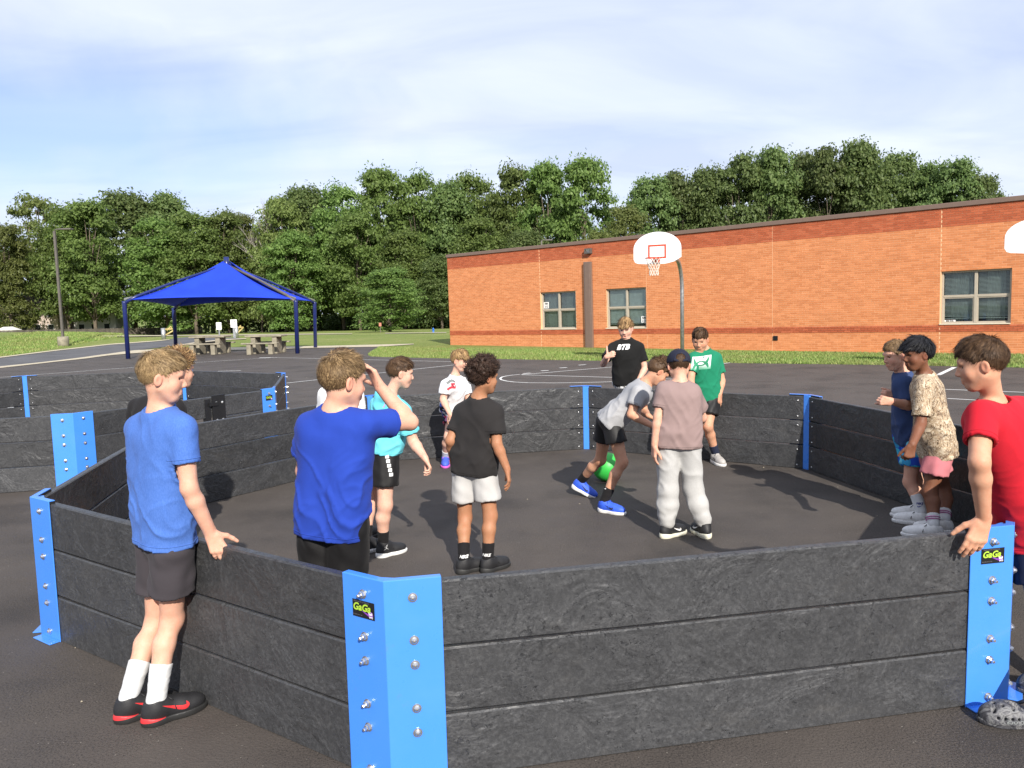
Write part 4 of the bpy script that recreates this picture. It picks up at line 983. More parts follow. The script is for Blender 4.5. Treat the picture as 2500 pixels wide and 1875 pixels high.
HAIRC={'blond':((.10,.06,.028),(.22,.145,.07),(.45,.32,.165)),'sandy':((.065,.038,.018),(.16,.10,.048),(.38,.26,.13)),'brown':((.035,.018,.010),(.065,.036,.019),(.13,.075,.038)),
       'lightbrown':((.07,.04,.02),(.13,.08,.04),(.22,.14,.068)),'dark':((.014,.009,.007),(.032,.018,.013),(.075,.043,.028)),'black':((.004,.004,.005),(.009,.009,.011),(.03,.03,.035)),'tipped':((.11,.06,.03),(.24,.14,.065),(.48,.32,.15))}
HM={k:m_hair('hair_'+k,*v) for k,v in HAIRC.items()}
SKIN={'fair':m_skin('fair_skin',(.63,.37,.265)),'tan':m_skin('tanned_skin',(.56,.31,.20)),'olive':m_skin('olive_skin',(.38,.19,.105)),'brown':m_skin('brown_skin',(.18,.078,.043)),'pale':m_skin('pale_skin',(.66,.41,.31))}
EYEW=simple('eye_white',(.42,.40,.38),.3); EYED=simple('eye_iris',(.03,.025,.02),.15)
SOCKW=m_cloth('white_sock',(.60,.60,.60),weave=300); SOCKB=m_cloth('black_sock',(.012,.011,.012),weave=300)
# ---- shoes: one shape, built once in its own frame (x = toe, z = up) ----
def shoe_parts(high=False):
    F=Field((-.03,-.07,-.02),(.30,.07,.16),.0035)
    F.ell((.052,0,.048),(.062,.039,.062),k=.02); F.cone((.06,0,.070 if not high else .1),(.15,.003,.048),.039,.033,k=.03); F.ell((.180,.006,.036),(.084,.044,.040),k=.03); F.cone((.05,0,.06),(.048,0,.12 if high else .098),.036,.037,k=.015)
    F.plane((0,0,.020),(0,0,-1)); F.plane((0,0,.125 if high else .088),(-.25,0,.97)); F.cone((.05,0,.075),(.045,0,.2),.030,.034,'s',k=.003)
    V,Q=F.nets(); V=smooth(V,Q,1,.4); up=np_mesh('upper',V,Q)
    F=Field((-.03,-.07,-.02),(.30,.07,.09),.0035)
    F.ell((.05,0,.018),(.064,.041,.05),k=.02); F.ell((.182,.006,.016),(.092,.049,.046),k=.02); F.cone((.05,0,.018),(.18,.005,.018),.036,.040,k=.03)
    F.plane((0,0,0),(0,0,-1)); 
    sl,g=F.sub(F.lo,F.lo+F.n*F.v); top=.027+.012*np.clip((.07-g[0])/.07,0,1)-.004*np.clip((g[0]-.2)/.06,0,1)+g[1]*0; F.d=np.maximum(F.d,(g[2]-top).astype(np.float32))
    V,Q=F.nets(); V=smooth(V,Q,1,.4); so=np_mesh('sole',V,Q)
    mb=MB()
    for i in range(5):
        x=.105+i*.017; z=.084-i*.0085 if not high else .098-i*.0115
        mb.tube([(x,-.024,z-.008),(x+.004,0,z+.003),(x+.01,.024,z-.008)],.0028,5); mb.tube([(x+.008,-.022,z-.011),(x+.002,.022,z-.006)],.0026,5)
    mb.tube([(.105,0,.088),(.10,-.02,.098),(.115,-.035,.088)],.0028,5).tube([(.105,0,.088),(.10,.02,.10),(.12,.034,.086)],.0028,5).tube([(.105,0,.088),(.12,-.025,.075),(.125,-.045,.05)],.0025,5)
    return up,so,mb.mesh('laces',None,True)
SHOE={False:shoe_parts(),True:shoe_parts(True)}
def setmat(o,m):
    if len(o.data.materials)==0: o.data.materials.append(m)
    o.material_slots[0].link='OBJECT'; o.material_slots[0].material=m
def strip_shape(pts,ws,n=18):
    "smooth ribbon along points with varying width -> verts, quads"
    P_=[Vector((*p,0)) for p in pts]; o=[];m=len(P_)
    for k in range(n+1):
        t=k/n*(m-1); i=min(int(t),m-2); f=t-i; p0=P_[max(i-1,0)];p1=P_[i];p2=P_[i+1];p3=P_[min(i+2,m-1)]
        q=.5*((2*p1)+(p2-p0)*f+(2*p0-5*p1+4*p2-p3)*f*f+(3*p1-p0-3*p2+p3)*f**3); o.append((q,ws[i]*(1-f)+ws[i+1]*f))
    v=[]
    for i,(q,w) in enumerate(o):
        d=(o[min(i+1,n)][0]-o[max(i-1,0)][0]).normalized(); nn=Vector((-d.y,d.x,0))*w/2; v+=[q+nn,q-nn]
    return v,[(2*i,2*i+1,2*i+3,2*i+2) for i in range(n)]
def join_shapes(*sh):
    V=[];F_=[]
    for v,f in sh: m=len(V); V+=list(v); F_+=[tuple(i+m for i in q) for q in f]
    return V,F_
def flat_shape(polys):
    "triangulate outlines into (verts2d, tris), finely enough to wrap on cloth"
    bm=bmesh.new()
    for pl in polys:
        vs=[bm.verts.new((x,y,0)) for x,y in pl]
        try: bm.faces.new(vs)
        except ValueError: pass
    bmesh.ops.triangulate(bm,faces=bm.faces[:]); v=[Vector(q.co) for q in bm.verts]; bm.verts.index_update(); f=[tuple(w.index for w in q.verts) for q in bm.faces]; bm.free(); return v,f
def wrap(name,target,parent,v2,f,mat,org,xa,ya,size,off=.0022,cutn=0,into=None):
    "print laid on a surface: every point is dropped onto the target mesh along -(xa x ya)"
    bm=bmesh.new(); vs=[bm.verts.new((p.x*size,p.y*size,0)) for p in v2]
    for q in f:
        try: bm.faces.new([vs[j] for j in q])
        except ValueError: pass
    if cutn: bmesh.ops.subdivide_edges(bm,edges=bm.edges[:],cuts=cutn,use_grid_fill=True)
    bmesh.ops.triangulate(bm,faces=bm.faces[:]); xa=Vector(xa).normalized(); ya=Vector(ya); ya=(ya-xa*ya.dot(xa)).normalized(); za=xa.cross(ya); org=Vector(org)
    bv=BVHTree.FromPolygons([v.co for v in target.data.vertices],[tuple(p.vertices) for p in target.data.polygons])
    TM=target.matrix_world.copy() if target.parent is None else target.matrix_basis; 
    bad=[]
    for w in bm.verts:
        p=org+xa*w.co.x+ya*w.co.y; h=bv.ray_cast(p+za*.25,-za)
        if h[0] is None: bad.append(w); w.co=p
        else: w.co=h[0]+za*off
    bmesh.ops.delete(bm,geom=bad,context='VERTS')
    me=bpy.data.meshes.new(name); bm.to_mesh(me); bm.free(); me.materials.append(mat)
    if me.polygons and sum((p.normal.dot(za) for p in me.polygons))<0:
        me.flip_normals()
    return obj(name,me,parent)
SWV,SWF=strip_shape([(.5,.30),(.15,.10),(-.15,-.04),(-.34,-.08),(-.44,.0),(-.40,.14)],[.0,.10,.17,.19,.13,.0])
def head_prims(F,c,R,s,fat=0.,mouth=0.,neck=None):
    X=lambda *p: c+R@(np.array(p)*s)
    E=lambda p,r,op='u',k=.02,R2=None: F.ell(X(*p),np.array(r)*s,R if R2 is None else R2,op,k*s)
    E((0,-.014,.028),(.0735,.092,.082),k=.0)
    E((0,.024,-.030),(.059+fat,.060,.072),k=.03)
    E((0,.050,-.088),(.024+fat,.021,.020),k=.03)
    for sg in(-1,1):
        F.cone(X(sg*.050,.002,-.045),X(sg*.022,.042,-.086),(.018+fat)*s,.017*s,k=.025*s)
        E((sg*.034,.050,-.030),(.026+fat,.022,.026),k=.02)
    F.cone(X(-.030,.073,.026),X(.030,.073,.026),.013*s,.013*s,k=.014*s)
    for sg in(-1,1): E((sg*.031,.0795,.003),(.0145,.0125,.0062),'s',.006)
    F.cone(X(0,.077,.010),X(0,.0945,-.026),.0068*s,.0100*s,k=.012*s)
    for sg in(-1,1): E((sg*.0095,.0875,-.031),(.0085,.009,.0075),k=.008)
    F.cone(X(-.017,.078,-.055),X(.017,.078,-.055),.0068*s,.0068*s,k=.007*s); F.cone(X(-.013,.077,-.066-mouth),X(.013,.077,-.066-mouth),.0075*s,.0075*s,k=.007*s)
    if mouth>0: E((0,.085,-.061-mouth*.5),(.013,.016,.004+mouth*.55),'s',.002)
    else: F.cone(X(-.021,.087,-.0605),X(.021,.087,-.0605),.0022*s,.0022*s,'s',.003*s)
    for sg in(-1,1):
        a=math.radians(16)*sg; Re=R@np.array([[math.cos(a),-math.sin(a),0],[math.sin(a),math.cos(a),0],[0,0,1]])
        E((sg*.0765,-.012,-.008),(.008,.0175,.028),'u',.008,Re); E((sg*.0840,-.006,-.006),(.006,.010,.018),'s',.004,Re)
    if neck is not None:
        F.cone(X(0,-.022,-.055),neck,.040*s,.045*s,k=.03*s)
def hair_part(c,R,s,style,mat,seed,near,parent,name='hair'):
    X=lambda p: c+R@(np.array(p)*s); rg=np.random.default_rng(seed)
    th={'short':.0075,'crew':.006,'mop':.020,'fringe':.018,'curly':.026,'curlytop':.016}.get(style,.012)
    vox=.004 if near else .006
    F=Field(c-.15*s,c+.17*s,vox); F.ell(X((0,-.014,.028)),(np.array((.0735,.092,.082))+th)*s,R,k=0)
    top={'short':.010,'crew':.006,'mop':.018,'fringe':.018,'curly':.030,'curlytop':.028}.get(style,.01)
    F.ell(X((0,.005,.062+top*.5)),np.array((.064,.082,.052+top))*s,R,k=.02)
    if style in('fringe','mop'): F.cone(X((-.045,.085,.052)),X((.045,.088,.050)),.017*s,.017*s,k=.02)
    if style=='curlytop': F.cone(X((-.035,.092,.058)),X((.035,.092,.058)),.026*s,.026*s,k=.02)
    if style=='curly':
        for _ in range(46):
            a=rg.random()*6.28; e=rg.random()*1.3+.05; d=np.array([math.cos(a)*math.cos(e),math.sin(a)*math.cos(e)-.1,math.sin(e)]); F.ell(X(np.array([0,-.014,.028])+d*np.array([.092,.110,.108])),np.array((.017,.017,.017))*s*(.7+.6*rg.random()),R,k=.008)
    # hairline
    sl,g=F.sub(F.lo,F.lo+F.n*F.v); q=[(g[0]-c[0])*R[0,i]+(g[1]-c[1])*R[1,i]+(g[2]-c[2])*R[2,i] for i in range(3)]
    y=q[1]/s; z=q[2]/s; x=np.abs(q[0]/s)
    zl=np.interp(y.ravel(),[-.12,-.085,-.045,-.022,-.012,.012,.022,.036,.062,.085,.11],[-.070,-.066,-.050,-.034,.018,.020,-.004,.030,.052,.056 if style not in('fringe','mop','curlytop') else .040,.050 if style not in('fringe','mop','curlytop') else .034]).reshape(y.shape)
    if style=='curly': zl=zl+.012*np.sin(x*160)*0
    rmp=np.clip((z-zl)/(.10 if style in('short','crew') else .05),0,1); rmp=rmp*rmp*(3-2*rmp); F.d=F.d+((1-rmp)*(th-.0015)*s*np.clip(1.4-np.clip((y-.02)/.05,0,1)*(1.4 if style in('fringe','mop','curlytop') else .0),0,1)).astype(np.float32); F.d=np.maximum(F.d,((zl-z)*s*.8).astype(np.float32))
    V,Q=F.nets()
    N_=vnormals(V,Q); V=V+N_*(gnoise(V/ (.012*s),seed)*.0018+gnoise(V/(.026*s),seed+1)*.003)[:,None]*s
    # strands
    L=np.linalg.inv(R); loc=(V-c)@R/s
    cand=np.where(np.linalg.norm(loc-np.array([0,-.014,.028]),axis=1)>.06)[0]
    n=int({'short':11000,'crew':8000,'mop':6500,'fringe':6500,'curly':3600,'curlytop':5200}[style]*(1. if near else .34)); ii=rg.choice(cand,n)
    P=V[ii]+rg.normal(size=(n,3))*.002; Nn=N_[ii]; lp=loc[ii]
    whorl=np.array([.012,-.055,.105]); fl=lp-whorl; fl[:,2]*=.7; fl/=np.linalg.norm(fl,axis=1)[:,None]+1e-6
    if style in('fringe','mop'): fl=fl+np.array([.35,.25,-.15])*(lp[:,1:2]>0.)
    if style in('short',): fl=fl+np.array([.2,.4,0])*(lp[:,2:3]>.06)
    T=fl@R.T; T=T-Nn*(T*Nn).sum(1)[:,None]; T/=np.linalg.norm(T,axis=1)[:,None]+1e-9; T=T+rg.normal(size=(n,3))*(.10 if style in('short','crew','mop','fringe') else .22); 
    topm=np.clip((lp[:,2]-.02)/.07,0,1)
    cl_=np.stack([gnoise(P/(.016*s),seed+k*7) for k in range(3)],1); T=T+cl_*(.75*topm[:,None] if style in('short','fringe','mop') else .25); T/=np.linalg.norm(T,axis=1)[:,None]+1e-9; lv=1+1.6*gnoise(P/(.018*s),seed+50)*topm
    ln={'short':.024,'crew':.010,'mop':.036,'fringe':.034,'curly':.04,'curlytop':.03}[style]*s*(.6+.7*rg.random(n))*(.22+.98*topm); lift={'short':.20,'crew':.5,'mop':.22,'fringe':.25,'curly':.5,'curlytop':.55}[style]
    if style=='curlytop': ln=np.where(lp[:,2]<.06,ln*.4,ln)
    seg=6 if style in('curly','curlytop') else 3; pts=[]
    B=np.cross(Nn,T); B/=np.linalg.norm(B,axis=1)[:,None]+1e-9
    ph=rg.random(n)*6.28
    for k in range(seg+1):
        t=k/seg; p=P+T*(ln*t)[:,None]+Nn*(ln*lift*lv*t*(1-.4*t))[:,None]-np.array([0,0,1])*(ln*.25*t*t)[:,None]
        if style in('curly','curlytop'):
            cm=(np.ones(n) if style=='curly' else (lp[:,2]>.055)*1.)*.0085*s; p=P+T*(ln*.5*t)[:,None]+Nn*(ln*.42*t)[:,None]+B*(cm*np.sin(ph+t*7.5))[:,None]+Nn*(cm*np.cos(ph+t*7.5))[:,None]
        pts.append(p)
    w0=(.0010 if near else .0021)*s*(1.5 if style=='curly' else 1.)*(.7+.6*rg.random(n))
    SV=[]
    for k in range(seg+1): w=(w0*(1-.75*(k/seg)))[:,None]; SV+= [pts[k]-B*w,pts[k]+B*w]
    SV=np.stack(SV,1).reshape(-1,3); per=2*(seg+1); q=np.array([(2*k,2*k+1,2*k+3,2*k+2) for k in range(seg)])
    SQ=(np.arange(n)[:,None,None]*per+q[None]).reshape(-1,4)
    me=np_mesh(name,np.concatenate([V,SV]),np.concatenate([Q,SQ+len(V)]),mat,True)
    return obj(name,me,parent)
def hand(F,W,hd,pn,side,s,curl=(.5,.5,.5,.5),spread=.0,thumb=(.9,.3),tcurl=.3,k=.007):
    "W wrist, hd towards the knuckles, pn palm normal, side +1 when the thumb is on the hd x pn side"
    hd=hd/np.linalg.norm(hd); pn=pn-hd*(pn@hd); pn/=np.linalg.norm(pn); a=np.cross(hd,pn)*side
    offs=[.026,.009,-.008,-.024]; kl=[.078,.082,.077,.069]; fl=[.062,.070,.064,.050]
    F.cone(W-hd*.01*s,W+hd*.022*s,.021*s,.023*s,k=.012*s,flat=(pn,1.35))
    for o,l_,f_,c in zip(offs,kl,fl,curl):
        K=W+hd*l_*s+a*o*s-pn*.002*s; F.cone(W+hd*.018*s+a*o*.6*s,K,.0125*s,.0100*s,k=.010*s)
        p=K; ang=0; r=.0085 if o>-.02 else .0075; sp=a*o*spread*8
        for j,(fr,cc) in enumerate(((.45,1.),(.30,1.15),(.25,.8))):
            ang+=c*cc; d=hd*math.cos(ang)+pn*math.sin(ang)+sp; d/=np.linalg.norm(d); q=p+d*f_*fr*s; F.cone(p,q,r*s,r*.9*s,k=(k*.35)*s if j else .006*s); p=q; r*=.92
    T0=W+hd*.018*s+a*.020*s; d=a*thumb[0]+hd*(1.15-thumb[0]*.6)+pn*thumb[1]; d/=np.linalg.norm(d); T1=T0+d*.036*s; F.cone(T0,T1,.0125*s,.0105*s,k=.012*s)
    d2=d*(1-tcurl)+hd*tcurl+pn*tcurl*.4; d2/=np.linalg.norm(d2); T2=T1+d2*.028*s; F.cone(T1,T2,.0105*s,.0092*s,k=.004*s); F.cone(T2,T2+(d2*.9+hd*.15)*.022*s,.0092*s,.0072*s,k=.004*s)
def sgn_of(G,V,th):
    i=np.clip(np.round((V-G.lo)/G.v).astype(int),0,G.n-1); g=G.d[i[:,0],i[:,1],i[:,2]]; return np.where(g<th*.5,-1.,1.)
def nrm(v): v=np.asarray(v,float); return v/(np.linalg.norm(v)+1e-12)
def J(p,s=None):
    if isinstance(p,Vector): return np.array(p)
    if len(p)==3 and p[0]>30: return np.array(dep(*p))
    return np.array(p,float)
PEOPLE=[]
def person(label,head,N,SL,SR,EL,ER,WL,WR,P,KL,KR,FL,FR,byaw,skin,hair,style,shirt,bottom,shoes,near=False,size=1.,fat=1.,hem=None,sleeve=.62,long_pants=False,
           handL=None,handR=None,socks=(None,.0),mouth=0.,shirtw=1.,neckdark=None,group='children at the gaga pit',shorth=.62,hood=False,cap=None,seed=1,high=False,headscale=.95,folds=1.,rib=None,shortw=1.,bwidth=1.,pup=.075):
    c=J(head[:3]); R=vrot(head[3],head[4],head[5] if len(head)>5 else 0.); hs=size*headscale
    N,SL,SR,EL,ER,WL,WR,P,KL,KR=[J(q) for q in(N,SL,SR,EL,ER,WL,WR,P,KL,KR)]
    def foot(f):
        h=np.array(at(*f[0])) if len(f[0])==2 else J(f[0]); t=np.array(at(*f[1])) if len(f[1])==2 else J(f[1]); 
        return h,nrm(t-h)
    hL,dL=foot(FL); hR,dR=foot(FR); s=size; UP=np.array([0,0,1.])
    def up_of(d): x=nrm(np.cross(d,UP)); return nrm(np.cross(x,d))
    AL=hL+dL*.052*s+up_of(dL)*.095*s; AR=hR+dR*.052*s+up_of(dR)*.095*s
    hemc0=J(hem) if hem is not None else P-nrm(N-P)*.06*s
    a=math.radians(byaw); lat=np.array([math.cos(a),-math.sin(a),0]); fw=np.array([math.sin(a),math.cos(a),0])
    P=P+UP*pup*s; HL=P-lat*.075*s*bwidth-UP*.01; HR=P+lat*.075*s*bwidth-UP*.01
    for n_,q,w_,lo,hi in(('uarmL',SL,EL,.2,.3),('uarmR',SR,ER,.2,.3),('farmL',EL,WL,.17,.27),('farmR',ER,WR,.17,.27),('thL',HL,KL,.3,.42),('thR',HR,KR,.3,.42),('shL',KL,AL,.28,.42),('shR',KR,AR,.28,.42),('shoulders',SL,SR,.22,.34),('spine',P,N,.34,.5)):
        d=np.linalg.norm(q-w_)/s
        if not lo<=d<=hi: print('BONE',label[:22],n_,round(float(d),3))
    e=empty('person',(float(P[0]),float(P[1]),0.),0,label,'boy',group)
    inv=Matrix.Translation((-float(P[0]),-float(P[1]),0))
    def fix(o): o.matrix_local=inv; return o
    out=N+(c-N)*0
    # ---------- body ----------
    def body(F,headp=True):
        head_prims(F,c,R,hs,(fat-1)*.02,mouth,N+UP*.0)
        F.cone(N,N-UP*.03,.047*s,.056*s,k=.03)
        for S in(SL,SR): F.cone(N-UP*.03*s,S,.040*s,.041*s,k=.035)
        ch=(SL+SR)/2*.55+P*.45
        for sg in(-1,1): F.cone((SL if sg<0 else SR)*.6+N*.4-UP*.05,P+lat*sg*.05*s,.065*s,.07*s*fat,k=.05)
        for Hh,K,A in((HL,KL,AL),(HR,KR,AR)):
            F.cone(Hh,K,.070*s*fat,.046*s*fat,k=.03); F.cone(K,K+(A-K)*.05,.045*s*fat,.043*s*fat,k=.02)
            kd=nrm(K-(Hh+A)/2+fw*.01); F.ell(K+fw*.010*s,np.array((.036,.036,.044))*s*fat,None,k=.02)
            m=K+(A-K)*.32-fw*.012*s; F.cone(K+(A-K)*.08,m,.042*s*fat,.0445*s*fat,k=.02); F.cone(m,A,.0445*s*fat,.0315*s,k=.02)
        for S,E_,W_ in((SL,EL,WL),(SR,ER,WR)):
            F.cone(S,E_,.043*s*fat,.034*s*fat,k=.015); m=E_+(W_-E_)*.28; F.cone(E_,m,.034*s*fat,.0345*s*fat,k=.015); F.cone(m,W_,.0345*s*fat,.0235*s,k=.015)
        if handL: hand(F,WL,nrm(handL[0]),np.array(handL[1],float),handL[2],s*handL[3] if len(handL)>3 else s,*(handL[4] if len(handL)>4 else ()))
        if handR: hand(F,WR,nrm(handR[0]),np.array(handR[1],float),handR[2],s*handR[3] if len(handR)>3 else s,*(handR[4] if len(handR)>4 else ()))
    pts=np.array([c,N,SL,SR,EL,ER,WL,WR,P,KL,KR,AL,AR]); lo=pts.min(0)-.24; hi=pts.max(0)+.24; lo[2]=max(lo[2],-.02)
    vc,vh,vd=(.0085,.0036,.0032) if near else (.0115,.0054,.0050)
    boxes=[(c-np.array([.13,.13,.15])*hs,c+np.array([.13,.13,.15])*hs,vh)]
    for hd_,W_ in((handL,WL),(handR,WR)):
        if hd_: m=W_+nrm(hd_[0])*.06*s; boxes.append((m-.115*s,m+.115*s,vd))
    VV=[];QQ=[];off=0
    def take(V,Q):
        nonlocal off
        VV.append(V);QQ.append(Q+off);off+=len(V)
    F=Field(lo,hi,vc); body(F); V,Q=F.nets(); cc=V[Q].mean(1); keep=np.ones(len(Q),bool)
    for b0,b1,_ in boxes: keep&=~((cc>b0+vc*.6)&(cc<b1-vc*.6)).all(1)
    take(V,Q[keep])
    for i,(b0,b1,vx) in enumerate(boxes):
        F=Field(b0-2*vx,b1+2*vx,vx); body(F); V,Q=F.nets(); cc=V[Q].mean(1); k2=((cc>b0)&(cc<b1)).all(1)
        for b2,b3,_ in boxes[:i]: k2&=~((cc>b2)&(cc<b3)).all(1)
        take(V,Q[k2])
    V=np.concatenate(VV);Q=np.concatenate(QQ); use=np.unique(Q); mp_=np.full(len(V),-1); mp_[use]=np.arange(len(use)); V=V[use]; Q=mp_[Q]
    me=np_mesh('body',V,Q,SKIN[skin]); lp=(V-c)@R/hs
    def g(p,r): return np.exp(-(((lp-np.array(p))/np.array(r))**2).sum(1))
    red=.45*(g((.040,.06,-.028),(.022,.03,.02))+g((-.040,.06,-.028),(.022,.03,.02)))+.85*g((0,.082,-.061-mouth*.5),(.021,.02,.0085+mouth*.5))+.5*(g((.08,-.01,-.01),(.016,.03,.035))+g((-.08,-.01,-.01),(.016,.03,.035)))+.3*g((0,.1,-.028),(.012,.02,.014))
    for W_,K in((WL,EL),(WR,ER)): red+=.15*np.exp(-((np.linalg.norm(V-W_,axis=1)/.12)**2))+.10*np.exp(-((np.linalg.norm(V-K,axis=1)/.045)**2))
    for K in(KL,KR): red+=.2*np.exp(-((np.linalg.norm(V-K,axis=1)/.06)**2))
    dk=.55*(g((.032,.075,.030),(.020,.03,.0048))+g((-.032,.075,.030),(.020,.03,.0048)))+.45*(g((.031,.078,.0115),(.016,.02,.003))+g((-.031,.078,.0115),(.016,.02,.003)))
    if mouth>0: dk+=.9*g((0,.07,-.061-mouth*.5),(.011,.02,.004+mouth*.5))
    add_attr(me,'red',np.clip(red,0,1)); add_attr(me,'dark',np.clip(dk,0,1)); bo=fix(obj('body',me,e))
    # eyes
    for sg in(-1,1):
        ec=c+R@(np.array((sg*.031,.0605,.003))*hs); r=.0115*hs; v=[];f=[];nu,nv_=14,10
        for i in range(nv_+1):
            th=math.pi*i/nv_
            for j in range(nu): ph=2*math.pi*j/nu; q=R@np.array((math.sin(th)*math.cos(ph),math.cos(th),math.sin(th)*math.sin(ph)))*r; v.append(tuple(ec+q))
        f=[(i*nu+j,i*nu+(j+1)%nu,(i+1)*nu+(j+1)%nu,(i+1)*nu+j) for i in range(nv_) for j in range(nu)]
        em=new_mesh('eye',v,f,EYEW,True); em.materials.append(EYED)
        for p in em.polygons:
            if p.index//nu<3: p.material_index=1
        fix(obj('eye',em,e))
    if hair: fix(hair_part(c,R,hs,style,HM[hair],seed,near,e))
    # ---------- shirt ----------
    vs=.0068 if near else .0100
    spine=nrm(N-P); hemc=hemc0
    fwd_t=nrm(np.cross(lat,spine)*-1) ; fwd_t=fwd_t if fwd_t@fw>0 else -fwd_t
    smid=(SL+SR)/2; slat=nrm(SR-SL)
    w=shirtw*s; TH=.015 if near else .020
    def shirtf(F,inner):
        g_=0. if not inner else -TH
        for sg in(-1,1):
            a_=(SL if sg<0 else SR)*.6+N*.4-UP*.05; b_=P+lat*sg*.05*s; F.cone(a_,b_,.065*s+.022+g_,.07*s*fat+.022+g_,k=.05)
        for S in(SL,SR): F.cone(N-UP*.022*s,S-UP*.004*s,.047*s+g_,.050*s+g_,k=.035)
        F.cone(N-spine*.04*s,N-spine*.09*s,.075*s+g_,.085*s+g_,k=.04)
        for sg in(-1,1):
            top=smid+slat*sg*.058*w-spine*.055*s; bot=hemc+lat*sg*.066*w-spine*.12*s; mid=(top*.5+bot*.5)
            F.cone(top,mid,.078*w+g_,.086*w*fat+g_,k=.05); F.cone(mid,bot,.086*w*fat+g_,.098*w*fat+g_,k=.05)
        F.cone(smid-spine*.08*s,hemc-spine*.1*s,.085*w+g_,.092*w*fat+g_,k=.05)
        for S,E_ in((SL,EL),(SR,ER)):
            d=nrm(E_-S); L_=np.linalg.norm(E_-S)*sleeve; en=S+d*L_
            if inner: F.cone(S,en+d*.04,.054*s+g_,.062*s*fat+g_+.001,k=.02)
            else: F.cone(S,en+d*.05,.054*s,.063*s*fat,k=.02,cut=(en,d))
        if hood: F.cone(N+fwd_t*-.045*s+UP*.00*s+lat*-.05*s,N+fwd_t*-.045*s+lat*.05*s,.040*s+g_,.040*s+g_,k=.03); F.cone(N+fwd_t*-.05*s,N-fwd_t*.075*s-spine*.07*s,.05*s+g_,.03*s+g_,k=.03); [F.cone(N+lat*sg*.055*s,N+fwd_t*.05*s-spine*.02*s,.028*s+g_,.024*s+g_,k=.02) for sg in(-1,1)]
    sp=np.array([N,SL,SR,SL+(EL-SL)*sleeve,SR+(ER-SR)*sleeve,hemc+lat*.1,hemc-lat*.1,P]); lo=sp.min(0)-.17;hi=sp.max(0)+.15
    F=Field(lo,hi,vs); shirtf(F,False); G=Field(lo,hi,vs); shirtf(G,True)
    F.d=np.maximum(F.d,-G.d); F.plane(hemc,-nrm(spine+np.array(0)))
    nk=nrm(c+R@np.array((0,-.03,-.07))-N); F.cone(N+nk*(.012 if hood else .004)*s,N+nk*.14*s,.056*s,.062*s,'s',k=.004)
    V,Q=F.nets(); N_=vnormals(V,Q)*sgn_of(G,V,TH)[:,None]; del G
    # folds
    q=V-P; u_=q@lat; h_=q@spine; f_=q@fwd_t
    wz=gnoise(np.stack([u_/.11,h_/.16,f_/.11],1)+seed*3.1,seed)
    dgl=np.stack([(u_*.8+h_*.55+wz*.05)/.055,(h_*.85-u_*.5)/.19,f_/.10],1); fd=gnoise(dgl,seed+5)
    dg2=np.stack([(u_*.8-h_*.6+wz*.04)/.038,(h_*.8+u_*.5)/.13,f_/.08],1); fd2=gnoise(dg2,seed+9)
    low=np.clip(1.2-(h_/.42),.25,1.)
    rid=1-np.abs(fd)*2.2; rid2=1-np.abs(fd2)*2.2
    N_=N_-spine*(N_@spine)[:,None]*.92
    V=V+N_*((np.maximum(rid,0)**1.6*.0105*low+np.maximum(rid2,0)**2*.006*low+wz*.007-.003)*folds)[:,None]*(0.55+.45*s)
    # push the folded cloth out of the arms again is not needed: sleeves stay loose
    V=smooth(V,Q,1,.5); sh=fix(obj('shirt',np_mesh('shirt',V,Q,shirt),e))
    ST=[]
    def ring(Vx,Qx,cen,ax,rad,name,mt,r=.0017):
        bv_=BVHTree.FromPolygons([Vector(p) for p in Vx],[tuple(p) for p in Qx.tolist()]); ax=nrm(ax); x_=nrm(np.cross(ax,(.3,.9,.2))); y_=np.cross(ax,x_); pl=[]
        for i in range(72):
            a_=2*math.pi*i/72; d=x_*math.cos(a_)+y_*math.sin(a_); h=bv_.ray_cast(Vector(cen+d*rad),Vector(-d),rad)
            if h[0] is not None: pl.append(h[0]+Vector(d)*.0004)
        if len(pl)>30:
            mb=MB(); mb.tube(pl+[pl[0]],r,4,False); fix(obj('hem',mb.mesh('hem',mt,True),e))
    ring(V,Q,hemc+spine*.022*s,spine,.34*s,'hem',shirt)
    for S,E_ in((SL,EL),(SR,ER)): d=nrm(E_-S); ring(V,Q,S+d*(np.linalg.norm(E_-S)*sleeve-.018),d,.085*s,'hem',shirt)
    # collar rib
    if rib is not None or True:
        pts_=[];ax=nk; x1=nrm(np.cross(ax,fwd_t)); y1=np.cross(ax,x1)
        bvt=BVHTree.FromPolygons([Vector(p) for p in V],[tuple(p) for p in Q.tolist()])
        ring=[]
        for i in range(28):
            a_=2*math.pi*i/28; d=x1*math.cos(a_)+y1*math.sin(a_); p=N+nk*.012*s+d*.058*s; hh=bvt.find_nearest(Vector(p)); ring.append(hh[0]*.75+Vector(p)*.25)
        mb=MB(); ring=[sum((ring[(i+j)%28] for j in(-1,0,1)),Vector())/3 for i in range(28)]; mb.tube(ring+[ring[0]],.0052*s,6,False); fix(obj('collar',mb.mesh('collar',rib or shirt,True),e))
    # ---------- shorts or trousers ----------
    vb=.0072 if near else .0095
    hu=UP*.0
